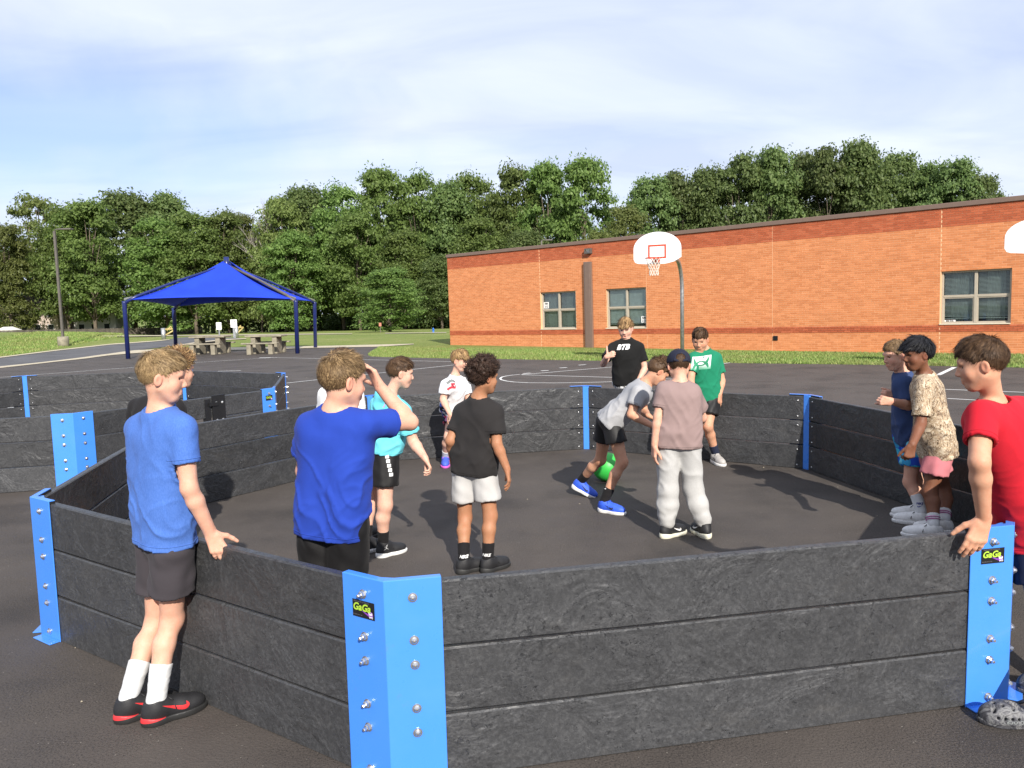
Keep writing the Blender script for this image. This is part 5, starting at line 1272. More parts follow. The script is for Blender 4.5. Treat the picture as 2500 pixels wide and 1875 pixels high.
    def botf(F,inner):
        g_=0. if not inner else -TH; bw=s*shortw
        F.cone(P+lat*-.04*s+spine*.09*s,P+lat*.04*s+spine*.09*s,.083*bw+g_,.083*bw+g_,k=.04); F.cone(P-lat*.045*s,P+lat*.045*s,.088*bw*fat+g_,.088*bw*fat+g_,k=.04)
        for Hh,K,A in((HL,KL,AL),(HR,KR,AR)):
            if long_pants:
                F.cone(Hh,K,.086*bw+g_,.071*bw+g_,k=.03); en=K+(A-K)*.80; F.cone(K,K+(A-K)*.45,.071*bw+g_,.069*bw+g_,k=.03); F.cone(K+(A-K)*.45,en,.069*bw+g_,.060*bw+g_,k=.03); F.cone(en,A+(A-K)*.0,.060*bw+g_,.046*s+g_,k=.01)
                if not inner: F.cone(en+(A-K)*.12,en+(A-K)*.14,.054*bw,.052*bw,k=.008)
                else: F.cone(A,A+(A-K)*.2,.040*s+g_,.040*s,k=.01)
            else:
                d=nrm(K-Hh); L_=np.linalg.norm(K-Hh)*shorth; en=Hh+d*L_
                if inner: F.cone(Hh,en+d*.05,.086*bw*fat+g_,.090*bw*fat+g_+.002,k=.02)
                else: F.cone(Hh,en+d*.06,.086*bw*fat,.091*bw*fat,k=.02,cut=(en,nrm(d*.75-UP*.25)))
    en_=[Hh+(K-Hh)*(shorth) for Hh,K in((HL,KL),(HR,KR))] if not long_pants else [AL,AR,KL,KR]
    sp=np.array([P+UP*.1,P-UP*.1,HL,HR]+en_); lo=sp.min(0)-.15;hi=sp.max(0)+.15; hi[2]=sp.max(0)[2]+.06
    F=Field(lo,hi,vb); botf(F,False); G=Field(lo,hi,vb); botf(G,True); F.d=np.maximum(F.d,-G.d); 
    V,Q=F.nets(); N_=vnormals(V,Q)*sgn_of(G,V,TH)[:,None]; q=V-P
    a1=q@lat; z1=q[:,2]; f1=q@fw
    if long_pants:
        bul=gnoise(np.stack([a1/.09,z1/.034,f1/.09],1),seed+2)*np.clip((-z1-.33)/.25,0,1)*.007; r3=1-np.abs(gnoise(np.stack([(a1*.7+z1*.6)/.055,(z1*.8-a1*.5)/.15,f1/.06],1),seed+3))*2.2; V=V+N_*(gnoise(np.stack([a1/.05,z1/.16,f1/.05],1),seed)*.004+np.maximum(r3,0)**1.5*.007-.002+bul)[:,None]
    else: V=V+N_*((gnoise(np.stack([a1/.042,z1/.20,f1/.042],1),seed)*.0065+gnoise(np.stack([(a1+z1*.7)/.05,(z1-a1*.4)/.10,f1/.08],1),seed+3)*.0055))[:,None]
    V=smooth(V,Q,1,.5); bt=fix(obj('trousers' if long_pants else 'shorts',np_mesh('shorts',V,Q,bottom),e))
    # ---------- socks and shoes ----------
    um,sm_,lm=shoes[:3]; sobj=[]
    for sd_,A,K,h_,d_ in(('L',AL,KL,hL,dL),('R',AR,KR,hR,dR)):
        if socks[0] is not None:
            F=Field(np.minimum(A,K)-.08,np.maximum(A,K)+.08,.0042 if near else .006); t=socks[1]; ax=nrm(K-A); top=A+ax*t*s
            F.cone(h_+d_*.07*s+UP*.045*s,A,.026*s,.036*s,k=.01); m=K+(A-K)*.32-fw*.012*s
            F.cone(A,A+(m-A)*(t*s/np.linalg.norm(m-A))*1.15,.0368*s,.037*s+.045*t*s+.002,k=.01,cut=(top,nrm(m-A))); V,Q=F.nets()
            N_=vnormals(V,Q); V=V+N_*(gnoise(V/np.array([.03,.03,.012]),seed)*.0012)[:,None]; so_=fix(obj('sock',np_mesh('sock',V,Q,socks[0]),e)); sobj.append(so_)
        y=nrm(np.cross(UP,d_)); z=np.cross(d_,y); Mx=Matrix([[*( [d_[i]*s,y[i]*s*(1 if sd_=='L' else -1),z[i]*s] ),h_[i]] for i in range(3)]+[[0,0,0,1]])
        Mx=Matrix(((d_[0]*s*.91,y[0]*s*(1 if sd_=='R' else -1),z[0]*s,h_[0]),(d_[1]*s*.91,y[1]*s*(1 if sd_=='R' else -1),z[1]*s,h_[1]),(d_[2]*s*.91,y[2]*s*(1 if sd_=='R' else -1),z[2]*s,h_[2]),(0,0,0,1)))
        up,so_,la=SHOE[high]; o=obj('shoe',up,e); setmat(o,um); o.matrix_local=inv@Mx; b=obj('sole',so_,o); setmat(b,sm_); l_=obj('laces',la,o); setmat(l_,lm); o['_side']=sd_
        if len(shoes)>3 and shoes[3] is not None:
            for fy in(1,-1):
                wv,wf=SWV,SWF; org=Vector((.115,fy*.09,.047)); xa=Vector((1,0,0)); ya=Vector((0,-.0,1))
                v2=[Vector((-p.x*1. if fy<0 else -p.x,p.y,0)) for p in wv]
                # tick points to the heel on both sides
                tgt=bpy.data.objects.new('tmp',up); 
                bmv=[(p.x,p.y) for p in v2]
                me_=wrap_shoe(up,v2,wf,fy,shoes[3],(shoes[4] if len(shoes)>4 else .085)); so2=obj('shoe_mark',me_,o)
    for o in e.children_recursive:
        if '_side' in o: del o['_side']
    d=dict(e=e,shirt=sh,bottom=bt,body=bo,lat=lat,fw=fw,spine=spine,fwd_t=fwd_t,P=P,N=N,c=c,R=R,s=s,hs=hs,inv=inv,SL=SL,SR=SR,AL=AL,AR=AR,KL=KL,KR=KR,HL=HL,HR=HR,socks=sobj,fix=fix)
    PEOPLE.append(d); return d
_sb={}
def wrap_shoe(up,v2,f,fy,mat,size):
    if up.name not in _sb: _sb[up.name]=BVHTree.FromPolygons([v.co for v in up.vertices],[tuple(p.vertices) for p in up.polygons])
    bv=_sb[up.name]; bm=bmesh.new(); vs=[bm.verts.new((.125+p.x*size,fy*.09,.052+p.y*size*.8)) for p in v2]
    for q in f:
        try: bm.faces.new([vs[j] for j in q])
        except ValueError: pass
    bmesh.ops.subdivide_edges(bm,edges=bm.edges[:],cuts=2,use_grid_fill=True); bad=[]
    for w in bm.verts:
        h=bv.ray_cast(w.co,Vector((0,-fy,0)))
        if h[0] is None: bad.append(w)
        else: w.co=h[0]+Vector((0,fy*.0015,0.0005))
    bmesh.ops.delete(bm,geom=bad,context='VERTS'); me=bpy.data.meshes.new('shoe_mark'); bm.to_mesh(me); bm.free(); me.materials.append(mat); return me
def print_on(d,target,polys,mat,at_px,size,name='shirt_print',toward=None,cutn=2,up_=None,off=.003,verts=None):
    "flat print on cloth, seen from the side 'toward' (a horizontal direction the print faces)"
    o=target; inv=d['inv']; org=Vector(J(at_px)) ; za=Vector(toward if toward is not None else d['fwd_t']).normalized(); ya=Vector(up_ if up_ is not None else d['spine']); xa=ya.cross(za).normalized()
    v,f=verts if verts else flat_shape(polys)
    w=wrap(name,o,o if o.parent is None else o,v,f,mat,org,xa,ya,size,off,cutn); w.matrix_local=Matrix.Identity(4); return w
# ================= the children =================
DN=(0,0,-1)
CW=m_cloth
black=CW('black_cloth',(.013,.012,.013),spec=.25); blacksh=CW('black_shorts_cloth',(.008,.0075,.008),rough=.6,spec=.35)
SH=lambda n,c,r=.6: simple(n,c,r,var=.08,scale=60,bump=.2,bscale=300)
sk=SH('shoe_black',(.014,.014,.016)); sr=SH('shoe_red',(.62,.03,.035),.4); sw=SH('shoe_white',(.74,.73,.71),.5); sb=SH('shoe_blue',(.03,.10,.62)); sg_=SH('shoe_grey',(.40,.38,.36)); sbl=SH('shoe_laces_white',(.7,.7,.7)); sk2=SH('shoe_sole_black',(.02,.02,.02))
spk=SH('shoe_pink',(.62,.12,.50)); cream=SH('shoe_cream',(.66,.64,.52))
PAT={}
def _pat():
    t=NT('camouflage_print'); V=t.tc.outputs['Object']
    base=t.ramp(t.noise(9,4,.6,V,1.2),[(.38,(.20,.13,.085)),(.5,(.42,.31,.20)),(.62,(.30,.215,.14))])
    n=t.noise(26,3,.6,V,2.2); l=t.math('LESS_THAN',t.math('ABSOLUTE',t.math('SUBTRACT',n,.5)),.022); c=t.mix(l,base,(.60,.52,.40))
    n=t.noise(17,4,.6,V,2.8,(1,1,.5)); l=t.math('LESS_THAN',t.math('ABSOLUTE',t.math('SUBTRACT',n,.44)),.020); c=t.mix(l,c,(.075,.05,.032))
    n=t.noise(13,3,.5,V,1.5); c=t.mix(t.math('GREATER_THAN',n,.62),c,(.55,.46,.34)); t.bump(t.noise(34,5,.6),.25,.004); PAT['camo']=t.fin(c,.9,0,.15)
    def vor(name,scale,stops,metric='EUCLIDEAN'):
        t=NT(name); v=t.node('ShaderNodeTexVoronoi',distance=metric); v.inputs['Scale'].default_value=scale; t.l.new(t.tc.outputs['Object'],v.inputs['Vector']); s_=t.node('ShaderNodeSeparateColor'); t.l.new(v.outputs['Color'],s_.inputs[0])
        r=t.ramp(s_.outputs[0],stops); r.node.color_ramp.interpolation='CONSTANT'; return t.fin(r,.8,0,.2)
    PAT['tropic']=vor('patterned_shorts',42,[(0.,(.015,.015,.03)),(.25,(.55,.06,.12)),(.42,(.04,.10,.45)),(.6,(.55,.25,.45)),(.75,(.02,.02,.03)),(.88,(.55,.55,.6))])
    PAT['bluegeo']=vor('blue_geometric_shorts',16,[(0.,(.05,.42,.62)),(.35,(.16,.55,.68)),(.6,(.04,.30,.55)),(.8,(.02,.08,.50))],'CHEBYCHEV')
    t=NT('black_white_print'); n=t.noise(30,2,.5,dist=1.5,sc=(1,1,.35)); PAT['zebra']=t.fin(t.mix(t.math('GREATER_THAN',n,.5),(.012,.012,.012),(.62,.62,.62)),.85,0,.2)
    t=NT('marbled_clog'); n=t.noise(16,3,.6,dist=2.5); PAT['marble']=t.fin(t.ramp(n,[(.40,(.04,.04,.045)),(.5,(.09,.09,.10)),(.57,(.20,.20,.20)),(.64,(.07,.07,.075))]),.6,0,.3)
    t=NT('red_black_sole'); sp=t.node('ShaderNodeSeparateXYZ'); t.l.new(t.tc.outputs['Object'],sp.inputs[0]); lim=t.math('ADD',.020,t.math('MULTIPLY',sp.outputs[0],.085)); m=t.math('GREATER_THAN',sp.outputs[2],lim); PAT['redsole']=t.fin(t.mix(m,(.02,.02,.02),(.55,.03,.035)),.5)
    t=NT('camo2'); bpy.data.materials.remove(t.m)
_pat()
# 1 boy in the heathered blue shirt, hand on the wall
d1=person('blond boy in heathered blue t-shirt standing outside the wall with one hand on it',
 (398,922,3.10,72,8),(392,1003,3.12),(338,1046,3.22),(446,1046,3.02),(350,1180,3.32),(462,1192,3.0),(402,1275,3.42),(514,1301,3.06),(405,1368,3.14),(383,1512,3.25),(420,1508,3.15),
 ((285,1765),(420,1722)),((352,1773),(505,1722)),48,'fair','blond','short',CW('heather_blue',(.055,.135,.42),heather=.32),CW('charcoal_shorts',(.050,.044,.050),weave=500),(sk,PAT['redsole'],sk,sr,.115),near=True,size=1.02,headscale=.88,
 hem=(405,1325,3.12),sleeve=.58,shorth=.60,handL=((.3,.3,-.9),(.6,-.4,0),1),handR=((.36,-.02,-.85),(-.25,.93,-.2),1,1.,((.22,.28,.34,.40),.10,(.85,.35),.35)),socks=(SOCKW,.135),seed=3,shirtw=.96,fat=.95,folds=1.0)
# 2 boy in royal blue, hand on his head
d2=person('sandy haired boy in royal blue t-shirt with one hand raised to his head',
 (838,932,3.2,50,8),(817,1004,3.2),(757,1040,3.25),(893,1036,3.15),(742,1150,3.33),(1001,1031,3.32),(800,1215,3.45),(929,946,3.30),(812,1300,3.2),(790,1480,3.28),(845,1480,3.25),
 ((-.80,3.12,0.),(-.70,3.36,0.)),((-.63,3.12,0.),(-.48,3.33,0.)),20,'fair','sandy','short',CW('royal_blue_cloth',(.018,.050,.33)),blacksh,(sk,sk2,sk),near=True,size=1.05,
 hem=(808,1308,3.2),sleeve=.60,handL=((.3,.3,-.9),(.6,-.4,0),1),handR=((-.40,-.05,.80),(-.75,-.5,-.25),-1,1.,((.35,.35,.4,.4),.3,(1.1,.2),.2)),seed=8,shirtw=.95,fat=.97,folds=.9,bwidth=1.0)
# 3 boy in the cyan hooded shirt
cy_m=CW('cyan_cloth',(.15,.60,.70))
d3=person('brown haired boy in light cyan hooded shirt and black shorts leaning right with swinging arm',
 (978,912,5.12,72,8),(950,966,5.12),(925,985,5.26),(985,1004,5.0),(905,1070,5.35),(1009,1079,5.02),(893,1130,5.25),(1038,1119,4.9),(934,1105,5.15),(905,1220,5.28),(940,1232,5.05),
 ((880,1352),(945,1336)),((922,1362),(986,1346)),62,'pale','brown','short',cy_m,blacksh,(sk,sw,sk,sw,.05),size=.93,hem=(928,1095,5.15),sleeve=.72,hood=True,
 handL=((.2,.2,-.9),(.5,-.4,0),1),handR=((.35,-.1,-.75),(-.8,-.2,-.3),1,1.,((.7,.7,.8,.8),0,(.5,.5),.4)),socks=(SOCKB,.11),seed=5,fat=1.12,shirtw=1.1,high=True,shorth=.68)
# 4 boy with the printed white shirt
d4=person('boy in white printed t-shirt and patterned shorts crouching by the far wall',
 (1123,881,8.0,118,14),(1111,919,8.03),(1088,940,7.88),(1134,935,8.12),(1082,976,7.86),(1145,980,8.1),(1098,1010,7.75),(1128,1014,7.9),(1101,1006,8.12),(1095,1066,7.95),(1130,1064,8.1),
 ((1088,1133),(1089,1148)),((1135,1133),(1146,1144)),115,'pale','tipped','fringe',CW('white_cloth',(.72,.72,.73)),PAT['tropic'],(SH('shoe_bright_blue',(.06,.11,.55)),spk,spk),size=.97,
 hem=(1099,1003,8.12),handL=((.3,-.2,-.8),(.3,.6,0),-1),handR=((.3,-.2,-.8),(.3,.6,0),-1),socks=(SOCKW,.10),seed=11,fat=1.05)
# 5 curly haired boy in black
d5=person('curly dark haired boy in black t-shirt and light grey shorts seen from behind',
 (1183,922,4.84,58,6),(1168,972,4.85),(1125,1005,4.92),(1211,1005,4.78),(1100,1076,4.86),(1213,1084,4.74),(1109,1134,5.0),(1238,1146,4.73),(1158,1170,4.85),(1135,1262,4.88),(1197,1258,4.80),
 ((1118,1402),(1166,1388)),((1178,1400),(1230,1383)),22,'olive','dark','curly',CW('faded_black_cloth',(.023,.021,.021)),CW('pale_grey_shorts',(.44,.43,.42)),(sk,sk2,sk),size=.95,hem=(1156,1158,4.85),sleeve=.70,
 handL=((.25,.3,-.9),(.6,-.4,0),1),handR=((.12,.0,-.9),(-.8,.1,0),1,1.,((.3,.3,.35,.4),.1,(.6,.4),.2)),socks=(SOCKB,.10),seed=14,shorth=.66)
# 6 boy outside the far wall
d6=person('tall blond boy in black t-shirt pointing a thumb, standing outside beyond the far wall',
 (1527,803,9.5,198,14),(1530,828,9.52),(1562,848,9.52),(1496,848,9.48),(1574,900,9.5),(1473,889,9.25),(1559,928,9.42),(1481,871,9.05),(1531,948,9.56),(9999,0,0) if 0 else (1.36,9.5,.50),(1.52,9.5,.50),
 ((1.36,9.62,0.),(1.33,9.4,0.)),((1.60,9.62,0.),(1.64,9.4,0.)),188,'pale','tipped','fringe',CW('deep_black_cloth',(.010,.010,.010)),PAT['zebra'],(sk,sw,sk),size=1.10,headscale=.98,hem=(1530,939,9.56),
 handL=((-.5,-.3,-.6),(0,1,0),1),handR=((.55,-.3,.25),(.2,.8,-.2),1,1.,((1.2,1.2,1.2,1.2),0,(1.3,-.2),.0)),seed=17,mouth=.012,sleeve=.66)
# 7 bending boy
d7=person('boy in light grey t-shirt bending forward over the ball, blue running shoes',
 (1607,908,6.18,82,42),(1573,936,6.2),(1566,950,6.36),(1558,956,6.06),(1572,1005,6.42),(1541,1012,6.02),(1583,1015,6.25),(1590,1038,5.97),(1487,1032,6.25),(1466,1122,6.42),(1519,1128,6.1),
 ((dep(1397,1190,6.68)),(dep(1446,1214,6.62))),((1463,1248),(1532,1259)),82,'tan','brown','curlytop',CW('light_grey_cloth',(.33,.33,.34),heather=.2),blacksh,(sb,sw,sb,sk,.085),size=.97,pup=.02,hem=(1481,1036,6.24),sleeve=.62,shorth=.52,
 handL=((.6,-.2,-.35),(-.3,0,-.8),1),handR=((.9,0,-.35),(0,.2,-.9),1),socks=(SOCKB,.115),seed=20)
# 8 boy with cap and sweatpants
d8=person('boy in mauve t-shirt, dark backwards cap and light grey sweatpants seen from behind',
 (1657,893,5.44,3,16),(1661,935,5.4),(1619,950,5.4),(1692,956,5.4),(1607,1018,5.36),(1714,1020,5.52),(1598,1086,5.34),(1700,1050,5.72),(1655,1106,5.4),(1631,1196,5.4),(1692,1192,5.42),
 ((1616,1315),(1672,1298)),((1728,1316),(1700,1296)),4,'fair','brown','crew',CW('mauve_cloth',(.26,.185,.175)),CW('pale_sweatpants',(.40,.395,.385),heather=.25,weave=500),(sk,cream,sk,sw,.08),size=1.0,hem=(1655,1092,5.4),sleeve=.68,long_pants=True,
 handL=((-.05,.05,-1),(.9,.2,0),1,1.,((.25,.3,.3,.35),0,(.4,.5),.3)),handR=((-.2,.6,-.2),(-.3,0,-.9),1),seed=23,high=True,shirtw=1.06)
# 9 boy in green
d9=person('brown haired boy in green t-shirt with white chest print standing against the far wall',
 (1709,830,7.8,203,20),(1721,856,7.86),(1750,874,7.93),(1693,874,7.78),(1762,930,7.92),(1686,930,7.65),(1757,962,7.84),(1692,965,7.5),(1719,986,7.92),(1728,1040,7.78),(1698,1040,7.78),
 ((1741,1128),(1765,1138)),((1700,1128),(1692,1138)),195,'tan','brown','short',CW('green_cloth',(.012,.19,.10)),blacksh,(sg_,sw,sk,sk,.07),size=1.06,hem=(1718,982,7.92),sleeve=.66,
 handL=((-.05,-.1,-1),(-.6,.6,0),1,1.,((.2,.25,.3,.3),.1,(.5,.3),.2)),handR=((.0,-.3,-.8),(.6,.6,0),-1),socks=(CW('navy_sock',(.02,.025,.05)),.10),seed=26)
# 10 boy in navy at the right wall
d10=person('short haired boy in faded navy t-shirt with raised fist beside the right wall',
 (2187,868,5.66,-96,12),(2203,912,5.67),(2212,935,5.55),(2214,930,5.80),(2217,990,5.52),(2205,980,5.86),(2178,980,5.42),(2186,966,5.68),(2222,1083,5.7),(2222,1176,5.64),(2238,1176,5.76),
 ((2268,1284),(2204,1276)),((2262,1267),(2200,1261)),-92,'fair','lightbrown','crew',CW('navy_cloth',(.035,.06,.15)),PAT['bluegeo'],(sw,sw,sk,None),size=1.0,hem=(2224,1080,5.7),sleeve=.80,
 handL=((-.9,-.05,.12),(.1,.9,.1),1,1.,((1.2,1.2,1.2,1.2),0,(.3,.6),.4)),handR=((-.9,-.1,.1),(0,.9,0),-1,1.,((1.1,1.1,1.1,1.1),0,(.4,.5),.3)),socks=(SOCKW,.13),seed=29,shorth=.62)
# 11 boy in camouflage
d11=person('black haired boy in tan camouflage t-shirt and pink shorts beside the right wall',
 (2239,866,5.35,-94,6),(2257,915,5.38),(2255,942,5.22),(2272,940,5.52),(2248,1034,5.16),(2292,1030,5.6),(2227,1086,5.05),(2285,1088,5.5),(2283,1110,5.4),(2270,1200,5.31),(2304,1196,5.47),
 ((2300,1318),(2236,1311)),((2325,1304),(2262,1298)),-88,'brown','black','mop',PAT['camo'],CW('pink_shorts',(.50,.17,.19)),(sw,sw,sk),size=1.03,hem=(2286,1112,5.4),sleeve=.82,
 handL=((-.25,-.05,-.9),(.1,.9,0),-1,1.,((.8,.9,.95,1.),0,(.5,.4),.3)),handR=((-.2,-.05,-.9),(0,.9,0),-1),socks=(SOCKW,.075),seed=31,shirtw=1.10,shortw=1.02)
# 12 boy in red at the right edge
d12=person('boy in bright red t-shirt and marbled clogs leaning on the right corner bracket',
 (2394,890,3.05,-62,12),(2424,990,3.08),(2396,1010,2.98),(2520,1000,3.18),(2391,1128,2.86),(2575,1130,3.2),(2402,1268,2.92),(2560,1240,3.1),(2513,1330,3.24),(2550,1500,3.08),(2590,1480,3.28),
 ((2562,1772),(2400,1764)),((2640,1692),(2500,1688)),-55,'tan','brown','short',CW('red_cloth',(.50,.012,.025)),CW('navy_shorts',(.012,.016,.035)),(PAT['marble'],PAT['marble'],sk,None),near=True,size=1.03,headscale=.88,
 hem=(2500,1292,3.22),sleeve=.60,handL=((-.36,-.10,-.85),(.15,.95,-.2),-1,1.08,((.20,.25,.30,.34),.14,(.75,.35),.4)),handR=((-.2,.0,-.9),(0,.9,0),-1),seed=37,shirtw=1.06,fat=1.03)
# 13 and 14: boys mostly hidden
d13=person('curly blond boy in black shirt mostly hidden behind the boy in heathered blue',
 (437,906,4.9,40,4),(402,965,4.92),(335,992,5.0),(428,996,4.85),(325,1070,5.05),(436,1070,4.85),(330,1135,5.1),(430,1135,4.95),(372,1160,4.95),(362,1262,4.98),(400,1262,4.92),
 ((-2.32,4.9,0.),(-2.25,5.1,0.)),((-2.13,4.88,0.),(-2.02,5.07,0.)),25,'fair','tipped','curly',black,blacksh,(sk,sk2,sk),size=1.0,handL=((.1,.1,-1),(.6,-.4,0),1),handR=((.1,.1,-1),(-.6,.4,0),1),seed=41)
d14=person('brown haired boy in white shirt hidden behind the boy in royal blue',
 (836,890,5.5,30,4),(832,938,5.5),(796,962,5.55),(868,962,5.45),(792,1030,5.6),(878,1030,5.45),(800,1085,5.6),(872,1088,5.5),(832,1090,5.5),(822,1180,5.55),(850,1180,5.5),
 ((-1.32,5.45,0.),(-1.25,5.65,0.)),((-1.14,5.43,0.),(-1.03,5.61,0.)),20,'fair','brown','short',CW('white_cloth_plain',(.74,.74,.74)),blacksh,(sk,sk2,sk),size=1.0,handL=((.1,.1,-1),(.6,-.4,0),1),handR=((.1,.1,-1),(-.6,.4,0),1),seed=43)
# ---- ball ----
bc=dep(1482,1144,7.18); bc.z=.138
mb=MB(); mb.lathe([(.138*math.sin(math.pi*i/18)+1e-5,-.138*math.cos(math.pi*i/18)) for i in range(19)],28)
bo_=obj('playground_ball',mb.mesh('playground_ball',simple('green_rubber',(.035,.42,.06),.45,var=.05,bump=.15,bscale=240),True),None,bc,'green rubber ball on the asphalt behind the legs of the bending boy','ball')
# ================= prints and small marks =================
PW=simple('white_print',(.72,.72,.72),.7); PK=simple('black_print',(.015,.015,.015),.7); PG=simple('green_print',(.02,.22,.11),.7); PP=simple('pink_print',(.72,.22,.55),.7); PR=simple('red_print',(.55,.04,.06),.7); PL_=simple('palm_green_print',(.10,.38,.20),.7); PGY=simple('grey_print',(.16,.17,.17),.7); PN=simple('navy_print',(.03,.04,.22),.7); PM=simple('magenta_print',(.45,.05,.28),.7)
_t=NT('print_gradient'); _s2=_t.node('ShaderNodeSeparateXYZ'); _t.l.new(_t.node('ShaderNodeNewGeometry').outputs['Position'],_s2.inputs[0]); 
_r=_t.ramp(_t.math('MULTIPLY',_t.math('SUBTRACT',_s2.outputs[2],1.285-.065),1/.13),[(.02,(.03,.30,.16)),(.45,(.62,.68,.65))]); PGRAD=_t.fin(_r,.7)
def box2(w,h): return [Vector((-w/2,-h/2,0)),Vector((w/2,-h/2,0)),Vector((w/2,h/2,0)),Vector((-w/2,h/2,0))],[(0,1,2,3)]
def shift(sh,x,y,sc=1.): return [Vector((p.x*sc+x,p.y*sc+y,0)) for p in sh[0]],sh[1]
V0_=lambda p: Vector(J(p))
pr=lambda d,sh,m,px,tow,off=.004,name='shirt_print',tgt='shirt',up_=None,cn=3: print_on(d,d[tgt] if isinstance(tgt,str) else tgt,None,m,px,1.,name,tow,cn,up_,off,sh)
# BTB
pr(d6,text_poly('BTB',.083,.0035,.35),PW,(1518,851,9.3),(-.25,-.97,0))
# white box with the curved emblem
cz=V0_((1711,888,7.7))
_r.node.inputs[0].links[0].from_node.inputs[0].links[0].from_node.inputs[1].default_value=cz.z-.065
tow9=(-.38,-.92,-.05); pr(d9,box2(.165,.135),PGRAD,(1711,888,7.7),tow9,.004,cn=6)
U=strip_shape([(-.060,.048),(-.050,.012),(-.024,-.014),(0,-.019),(.024,-.014),(.050,.012),(.060,.048)],[.010,.024,.014,.010,.014,.024,.010]); D_=strip_shape([(-.060,-.048),(-.050,-.012),(-.024,.014),(0,.019),(.024,.014),(.050,-.012),(.060,-.048)],[.010,.024,.014,.010,.014,.024,.010])
pr(d9,U,PG,(1711,888,7.7),tow9,.0065,cn=1); pr(d9,D_,PG,(1711,888,7.7),tow9,.0068,cn=1)
# picture on the white shirt
tw=(.75,-.66,0); c4=(1119,944,7.8)
leaf=join_shapes(*[strip_shape([(0,.03),(math.cos(a)*.03,.03+math.sin(a)*.02),(math.cos(a)*.055,.03+math.sin(a)*.026-.008)],[.004,.010,.001],8) for a in(0.1,.8,1.6,2.4,3.1)])
pr(d4,leaf,PL_,c4,tw,.005); pr(d4,strip_shape([(-.055,.0),(0,.022),(.055,.008)],[.012,.024,.012]),PGY,c4,tw,.0055)
pr(d4,shift(box2(.052,.040),.012,-.018),PR,c4,tw,.0058); pr(d4,strip_shape([(-.065,-.055),(-.02,-.035),(.035,-.045)],[.02,.022,.012]),PR,c4,tw,.005)
for x,y,m in((0,-.012,PK),(.02,-.022,PW),(.03,-.008,PGY),(.008,-.028,PK)): pr(d4,shift(box2(.009,.012),x,y),m,c4,tw,.0075,cn=1)
# pink marks down the back of the cyan shirt
for i in range(11):
    u=923-1.95*i; v=974+3.3*i; pr(d3,join_shapes(box2(.010,.0035),shift(box2(.0035,.009),-.003+.006*(i%2),.003)),PP,(u,v,4.85),(-.25,-.96,.1),.004,cn=1)
# white squares on the black shorts
for i in range(6): pr(d3,box2(.024,.022),PW,(938+i*2.6,1118+i*11.2,4.8),(.1,-1,0),.005,'shorts_print','bottom',(0,0,1),1)
# lettering on socks
for sk_,px in zip(d5['socks'],((1131,1361,4.7),(1183,1364,4.65))): pr(d5,text_poly('NIKE',.024,.0009,.35),PW,px,(-.1,-1,0),.003,'sock_print',sk_,(0,0,1),1)
for sk_,px in zip(d10['socks'],((2254,1240,5.4),(2249,1228,5.6))): pr(d10,text_poly('NIKE',.020,.0008,.2),PN,px,(-.3,-.95,0),.003,'sock_print',sk_,(0,0,1),1); pr(d10,([Vector((p.x*.035,p.y*.035-.02,0)) for p in SWV],SWF),PN,px,(-.3,-.95,0),.003,'sock_print',sk_,(0,0,1),1)
pr(d3,([Vector((-p.x*.032,p.y*.032,0)) for p in SWV],SWF),PW,(937,1302,4.9),(-.1,-1,0),.003,'sock_print',d3['socks'][1],(0,0,1),1)
for sk_,px in zip(d7['socks'],((1430,1170,6.3),(1486,1205,5.9))): pr(d7,([Vector((-p.x*.034,p.y*.034,0)) for p in SWV],SWF),PW,px,(.1,-1,0),.003,'sock_print',sk_,(0,0,1),1)
# magenta rings on the low white socks
for sd,(A_,K_) in (('L',(d11['AL'],d11['KL'])),('R',(d11['AR'],d11['KR']))):
    ax=nrm(K_-A_); x1=nrm(np.cross(ax,(0,1,0))); y1=np.cross(ax,x1); mb=MB()
    for t_ in(.035,.05):
        c_=A_+ax*t_; mb.tube([Vector(c_+(x1*math.cos(a)+y1*math.sin(a))*(.042+t_*.04)) for a in np.linspace(0,6.2832,25)],.0028,5,False)
    d11['fix'](obj('sock_stripe',mb.mesh('sock_stripe',PM,True),d11['e']))
# jumping figure on the black basketball shoe
fig=join_shapes(strip_shape([(0,.0),(.002,.012),(.006,.024)],[.006,.007,.004]),strip_shape([(0,0),(-.010,-.006),(-.020,-.016)],[.006,.005,.002]),strip_shape([(0,0),(.012,-.004),(.018,-.016)],[.006,.005,.002]),strip_shape([(.004,.018),(.012,.026),(.013,.038)],[.004,.003,.002]),strip_shape([(.002,.016),(-.010,.016),(-.016,.010)],[.004,.003,.002]),shift(box2(.006,.006),.004,.028))
for ch in [o for o in d3['e'].children if o.name.startswith('shoe')]:
    for o in list(ch.children):
        if o.name.startswith('shoe_mark'): o.data=wrap_shoe(SHOE[True][0],[Vector((p.x-.07,p.y+.02,0)) for p in fig[0]],fig[1],-1,PW,1.) if 1 else o.data
